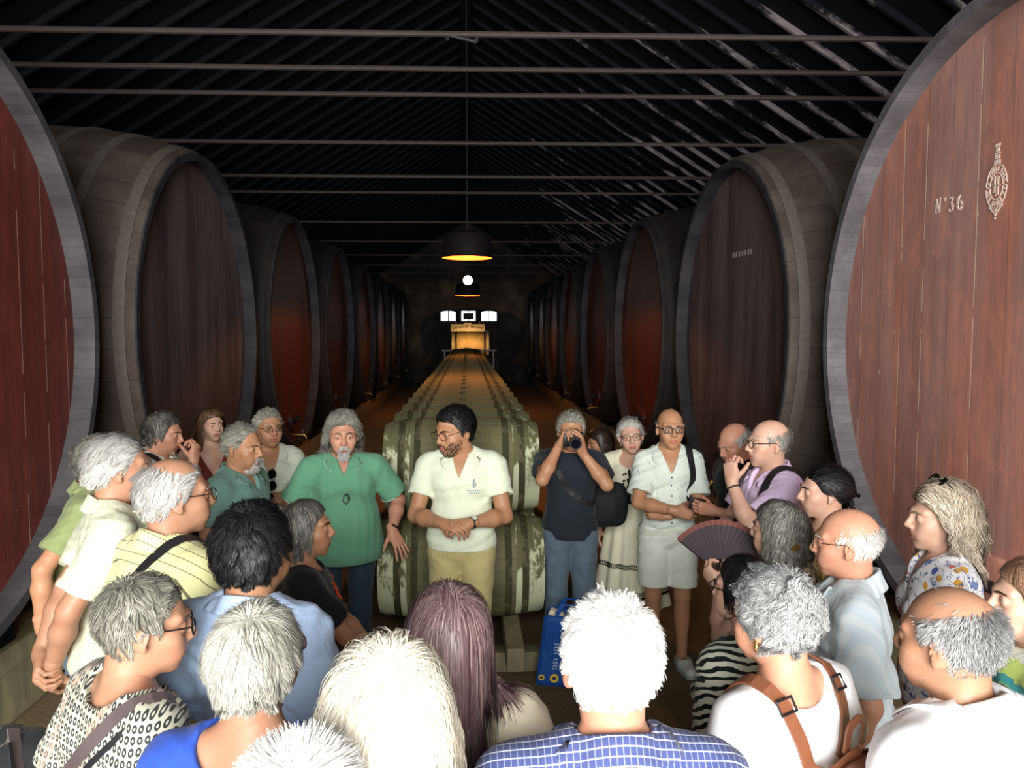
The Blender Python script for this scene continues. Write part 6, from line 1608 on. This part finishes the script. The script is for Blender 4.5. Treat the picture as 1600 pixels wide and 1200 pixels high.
for i in range(0, NP+1, 4):
    mb = MB(); w = 0.005 if 0 < i < NP else 0.009; mb.tube([piv-nv*0.006, fp(0.222 if i in (0, NP) else 0.08, i)-nv*0.005], w*0.5, 6); mb.build('fan_stick', M['fan_stick'], e)

# eyewear hung on shirts, lying on hair
def hung(ctx, label, x, z, lens, frame, name='sunglasses', sc=1.0):
    U = ctx['U']; f = ctx['sf']; e = carry(ctx, name, label, 'glasses'); p, n = surf_project(f, U.p((x, 0.25, z)), 0.012)
    n = unit(n*np.array([1, 1, 0.3])); t = np.array([0, 0, -1.0]); t = unit(t-n*(t @ n)); b = np.cross(n, t)
    lenses = []
    mb = MB()
    for k, dz in enumerate((0.0, 0.062*sc)):
        c = p+t*dz; ring = [c+(t*0.026*math.cos(a)+b*0.021*math.sin(a))*sc for a in np.linspace(0, 2*math.pi, 18, endpoint=False)]
        mb.tube(ring, 0.0026*sc, 6, loop=True); lenses.append(ring)
    mb.tube([p+t*0.024*sc, p+t*0.031*sc+n*0.006, p+t*0.038*sc], 0.003*sc, 6)
    mb.build('frame', frame, e)
    mb = MB(); mb.tube([p-t*0.028*sc+n*0.004, p-t*0.03*sc-n*0.006+b*0.01, p+t*0.07*sc-n*0.002+b*0.018], 0.0022*sc, 6); mb.build('temple', frame, e)
    for ring in lenses: MB().rings([[q-n*0.0008 for q in ring], [q+n*0.0008 for q in ring]]).build('lens', lens, e, smooth=False)
hung(whiteman, 'black sunglasses hanging from the white shirt of the man with folded arms', 0.0, 1.275, M['lens_dark'], M['glasses_black'], sc=1.25)
hung(greenman, 'glasses hanging from the placket of the sea-green polo', -0.012, 1.245, M['lens'], M['glasses_black'], 'eyeglasses')
hung(tealman, 'dark glasses hanging on the chest of the dusty teal shirt', -0.03, 1.20, M['lens_dark'], M['glasses_black'], 'eyeglasses')
for C, frame, oo, sc_ in ((floralwoman, M['glasses_black'], (0, -0.058, 0.058), 1.04), (darkwoman, M['glasses_metal'], (0, -0.052, 0.040), 0.98)):
    H = C['H']; Ht = H.sub(oo, rotx(R(50)), sc_)
    glasses(C['root'], Ht, frame, M['lens_dark'], name='sunglasses', label='sunglasses pushed up on the hair')

# small jewellery
def earring(ctx, q, mat, drop=0.02):
    H = ctx['H']; p = H.p((q*0.083, -0.002, -0.040)); mb = MB(); mb.sphere(p, 0.0045, 10).sphere(p-np.array([0, 0, drop*0.5]), 0.0065, 10, (1, 1, drop/0.012)); return mb.build('earring', mat, ctx['root'])
earring(curlywoman, -1, M['gold'], 0.022); earring(floralwoman, -1, M['silver'], 0.012); earring(longwoman, 1, M['gold'], 0.012)
C = fanwoman; H = C['H']
p = H.p((-0.055, -0.070, -0.030)); n = unit(p-H.p(CRC)); t = unit(np.cross(n, (0, 0, 1))); u = np.cross(n, t); p = p+n*0.035
mb = MB(); mb.rings([[p+(t*math.cos(a)*0.020*k+u*math.sin(a)*0.034*k)+n*h for a in np.linspace(0, 2*math.pi, 16, endpoint=False)] for h, k in ((-0.004, 1), (0.004, 1), (0.007, 0.8))]); mb.build('hair_clip', M['gold'], C['root'], label='gold-coloured hair clip')

# embroidery on the long dress
C = dresswoman; U, B = C['U'], C['B']; f = C['sf']; so = C['shirt']; s = C['s']
strap(so, 'embroidered_band', f, [U.p((0.0, 0.2, z)) for z in np.linspace(1.335, 1.09, 7)], 0.020, M['embroid'], 0.002, 0.001)
strap(so, 'embroidered_band', f, [U.p((x, 0.2, 1.085)) for x in np.linspace(-0.085, 0.085, 7)], 0.020, M['embroid'], 0.002, 0.001)
mb = MB()
for i in range(11):
    z = 1.325-0.0215*i
    for x in (-0.034-0.0022*i, 0.034+0.0022*i):
        p, n = surf_project(f, U.p((x, 0.2, z)), 0.001); mb.sphere(p, 0.0085, 8, (1, 0.5, 0.9))
mb.build('embroidered_dots', M['embroid'], so, kind='stuff')
def around(z, w, th0=-100, th1=100, n=70):
    pts = [(0.36*math.sin(R(t)), 0.36*math.cos(R(t)), z*s) for t in np.linspace(th0, th1, n)]
    return strap(so, 'embroidered_line', f, pts, w, M['embroid'], 0.0015, 0.001, n=n*2)
around(0.40, 0.020); around(0.425, 0.006); around(0.44, 0.005)
mb = MB()
for i in range(64):
    th = R(-100+200*i/63)
    pr = []
    for dth, dz in ((0, 0), (R(2.4), 0.020), (R(2.4), -0.020)):
        r0 = 0.3; p = np.array([r0*math.sin(th+dth), r0*math.cos(th+dth), (0.605+dz)*s])
        d = f.evalp(p[None])[0]
        for _ in range(8): p[:2] -= unit(p[:2])*(f.evalp(p[None])[0]-0.002)*0.8
        pr.append(p)
    for q in (1, 2): mb.tube([pr[0], (pr[0]+pr[q])/2+unit(np.append(pr[0][:2], 0))*0.001, pr[q]], [0.002, 0.0048, 0.002], 5)
mb.build('embroidered_leaves', M['embroid'], so, kind='stuff')
# pale belt of the shorts
C = shortsman; f = C['bf']; B = C['B']
strap([c for c in C['root'].children if c.name.startswith('shorts')][0], 'belt', f, [(0.24*math.sin(t), 0.24*math.cos(t), 0.935*C['s']) for t in np.linspace(-2.4, 2.4, 24)], 0.032, M['white_shirt'], 0.006, 0.003, n=60)

# ------------------------------------------------------------------ blue shopping bag on the floor
g0 = at(885, 1062, 4.86); e = empty('shopping_bag', (float(g0[0])+0.02, float(g0[1])+0.02, 0), R(-14), label='blue printed shopping bag standing on the floor beside the barrels', cat='bag')
M['bag_blue'] = cloth('blue woven plastic', rgb(22, 74, 150), 0.5, 0.12, rough=0.45); M['bag_dark'] = plain('dark blue seam', rgb(12, 34, 84), 0.5); M['bag_yellow'] = plain('yellow print', rgb(222, 190, 60), 0.5); M['print_white'] = plain('pale print', rgb(196, 212, 226), 0.6)
W, D, Hh = 0.40, 0.22, 0.43
def bag_pt(u, z):     # u in 0..4 around the four sides
    k = z/Hh; w = W*(1-0.10*k)/2; d = D*(1-0.25*k)/2
    cr = [(-w, -d), (w, -d), (w, d), (-w, d)]; i = int(u) % 4; t = u-int(u); a, b = cr[i], cr[(i+1) % 4]
    x, y = a[0]+(b[0]-a[0])*t, a[1]+(b[1]-a[1])*t
    x += 0.03*k; pin = math.sin(math.pi*t)
    if i in (1, 3): x += (-1 if i == 1 else 1)*0.055*k*pin          # gussets fold in towards the top
    y += 0.008*math.sin(9*x+14*z)*k
    return (x, y, z+0.012*math.sin(u*5)*k*k)
n = 64; rows = 14
V = np.array([bag_pt(4*i/n, 0.004+Hh*j/(rows-1)) for j in range(rows) for i in range(n)]); i = np.arange((rows-1)*n); nx = (i//n)*n+(i+1) % n
Q = np.stack([i, nx, nx+n, i+n], 1); solidify(link('bag_side', mesh_np('bag_side', V, Q), M['bag_blue'], e), 0.003)
MB().box((0, 0, 0.006), (W*0.99, D*0.99, 0.008)).build('bag_bottom', M['bag_dark'], e)
for sy in (-1, 1):
    k = 1.0; y = sy*D*0.375; pts = [(0.03-0.09, y, Hh-0.04), (0.03-0.085, y, Hh+0.02), (0.03-0.05, y*0.7-0.01, Hh+0.075), (0.03+0.05, y*0.7-0.01, Hh+0.075), (0.03+0.085, y, Hh+0.02), (0.03+0.09, y, Hh-0.04)]
    mb = MB(); mb.rings([[(p[0], p[1]-0.002, p[2]), (p[0], p[1]+0.002, p[2]), (p[0]+0.024*(1 if j > 2 else -1)*0.99, p[1]+0.002, p[2]+0.012), (p[0]+0.024*(1 if j > 2 else -1)*0.99, p[1]-0.002, p[2]+0.012)] for j, p in enumerate(pts)]); mb.build('handle', M['bag_blue'], e)
def bag_front(x, z, off=0.004):
    u = (x/(W*(1-0.10*z/Hh)/2)+1)/2; p = bag_pt(min(0.999, max(0.001, u)), z); return Vector((p[0], p[1]-off, p[2]))
for x in (-0.165, -0.085, 0.005, 0.10):
    r = 0.027 if x > -0.15 else 0.019
    mb = MB(); ring = [bag_front(x+r*math.cos(t), 0.055+r*math.sin(t)) for t in np.linspace(0, 2*math.pi, 20, endpoint=False)]
    mb.rings([ring, [p-Vector((0, 0.001, 0)) for p in ring]]); d_ = mb.build('printed_disc', M['bag_yellow'], e)
    mb = MB(); ring = [bag_front(x+r*0.5*math.cos(t), 0.055+r*0.4*math.sin(t), 0.0058) for t in np.linspace(0, 2*math.pi, 14, endpoint=False)]; mb.rings([ring, [p-Vector((0, 0.0008, 0)) for p in ring]]); mb.build('disc_mark', M['bag_dark'], d_)
rg = random.Random(5)
for x in (-0.085, 0.005, 0.095):
    mb = MB()
    for j in range(9):
        z = 0.11+0.019*j
        if j in (4,): continue
        for (dx0, dz0, dx1, dz1) in ((-0.014, 0, 0.012, 0.002), (-0.014+0.01*(j % 2), 0, -0.014+0.01*(j % 2), 0.010), (0.010, 0.002, 0.004, 0.011)):
            mb.tube([bag_front(x+dx0, z+dz0, 0.003), bag_front(x+dx1, z+dz1, 0.003)], 0.0022, 5)
    mb.build('printed_script', M['print_white'], e)
for (x, y, z, sz, rt_) in ((-0.09, 0.0, 0.40, (0.10, 0.07, 0.10), 20), (0.06, 0.02, 0.42, (0.12, 0.08, 0.12), -15), (0.0, -0.01, 0.39, (0.07, 0.06, 0.07), 40)):
    mb = MB(); mb.box((x, y, z), sz, Matrix.Rotation(R(rt_), 3, 'Y'), 0.02); o = mb.build('paper_parcel', M['cream'])
    o.location = e.location; o.rotation_euler = e.rotation_euler
    props(o, {-0.09: 'cream paper parcel sticking out of the blue shopping bag, on its left', 0.06: 'larger cream paper parcel sticking out of the blue shopping bag', 0.0: 'small cream parcel sunk between the two others in the blue shopping bag'}[x], 'parcel', 'parcels in the blue shopping bag')
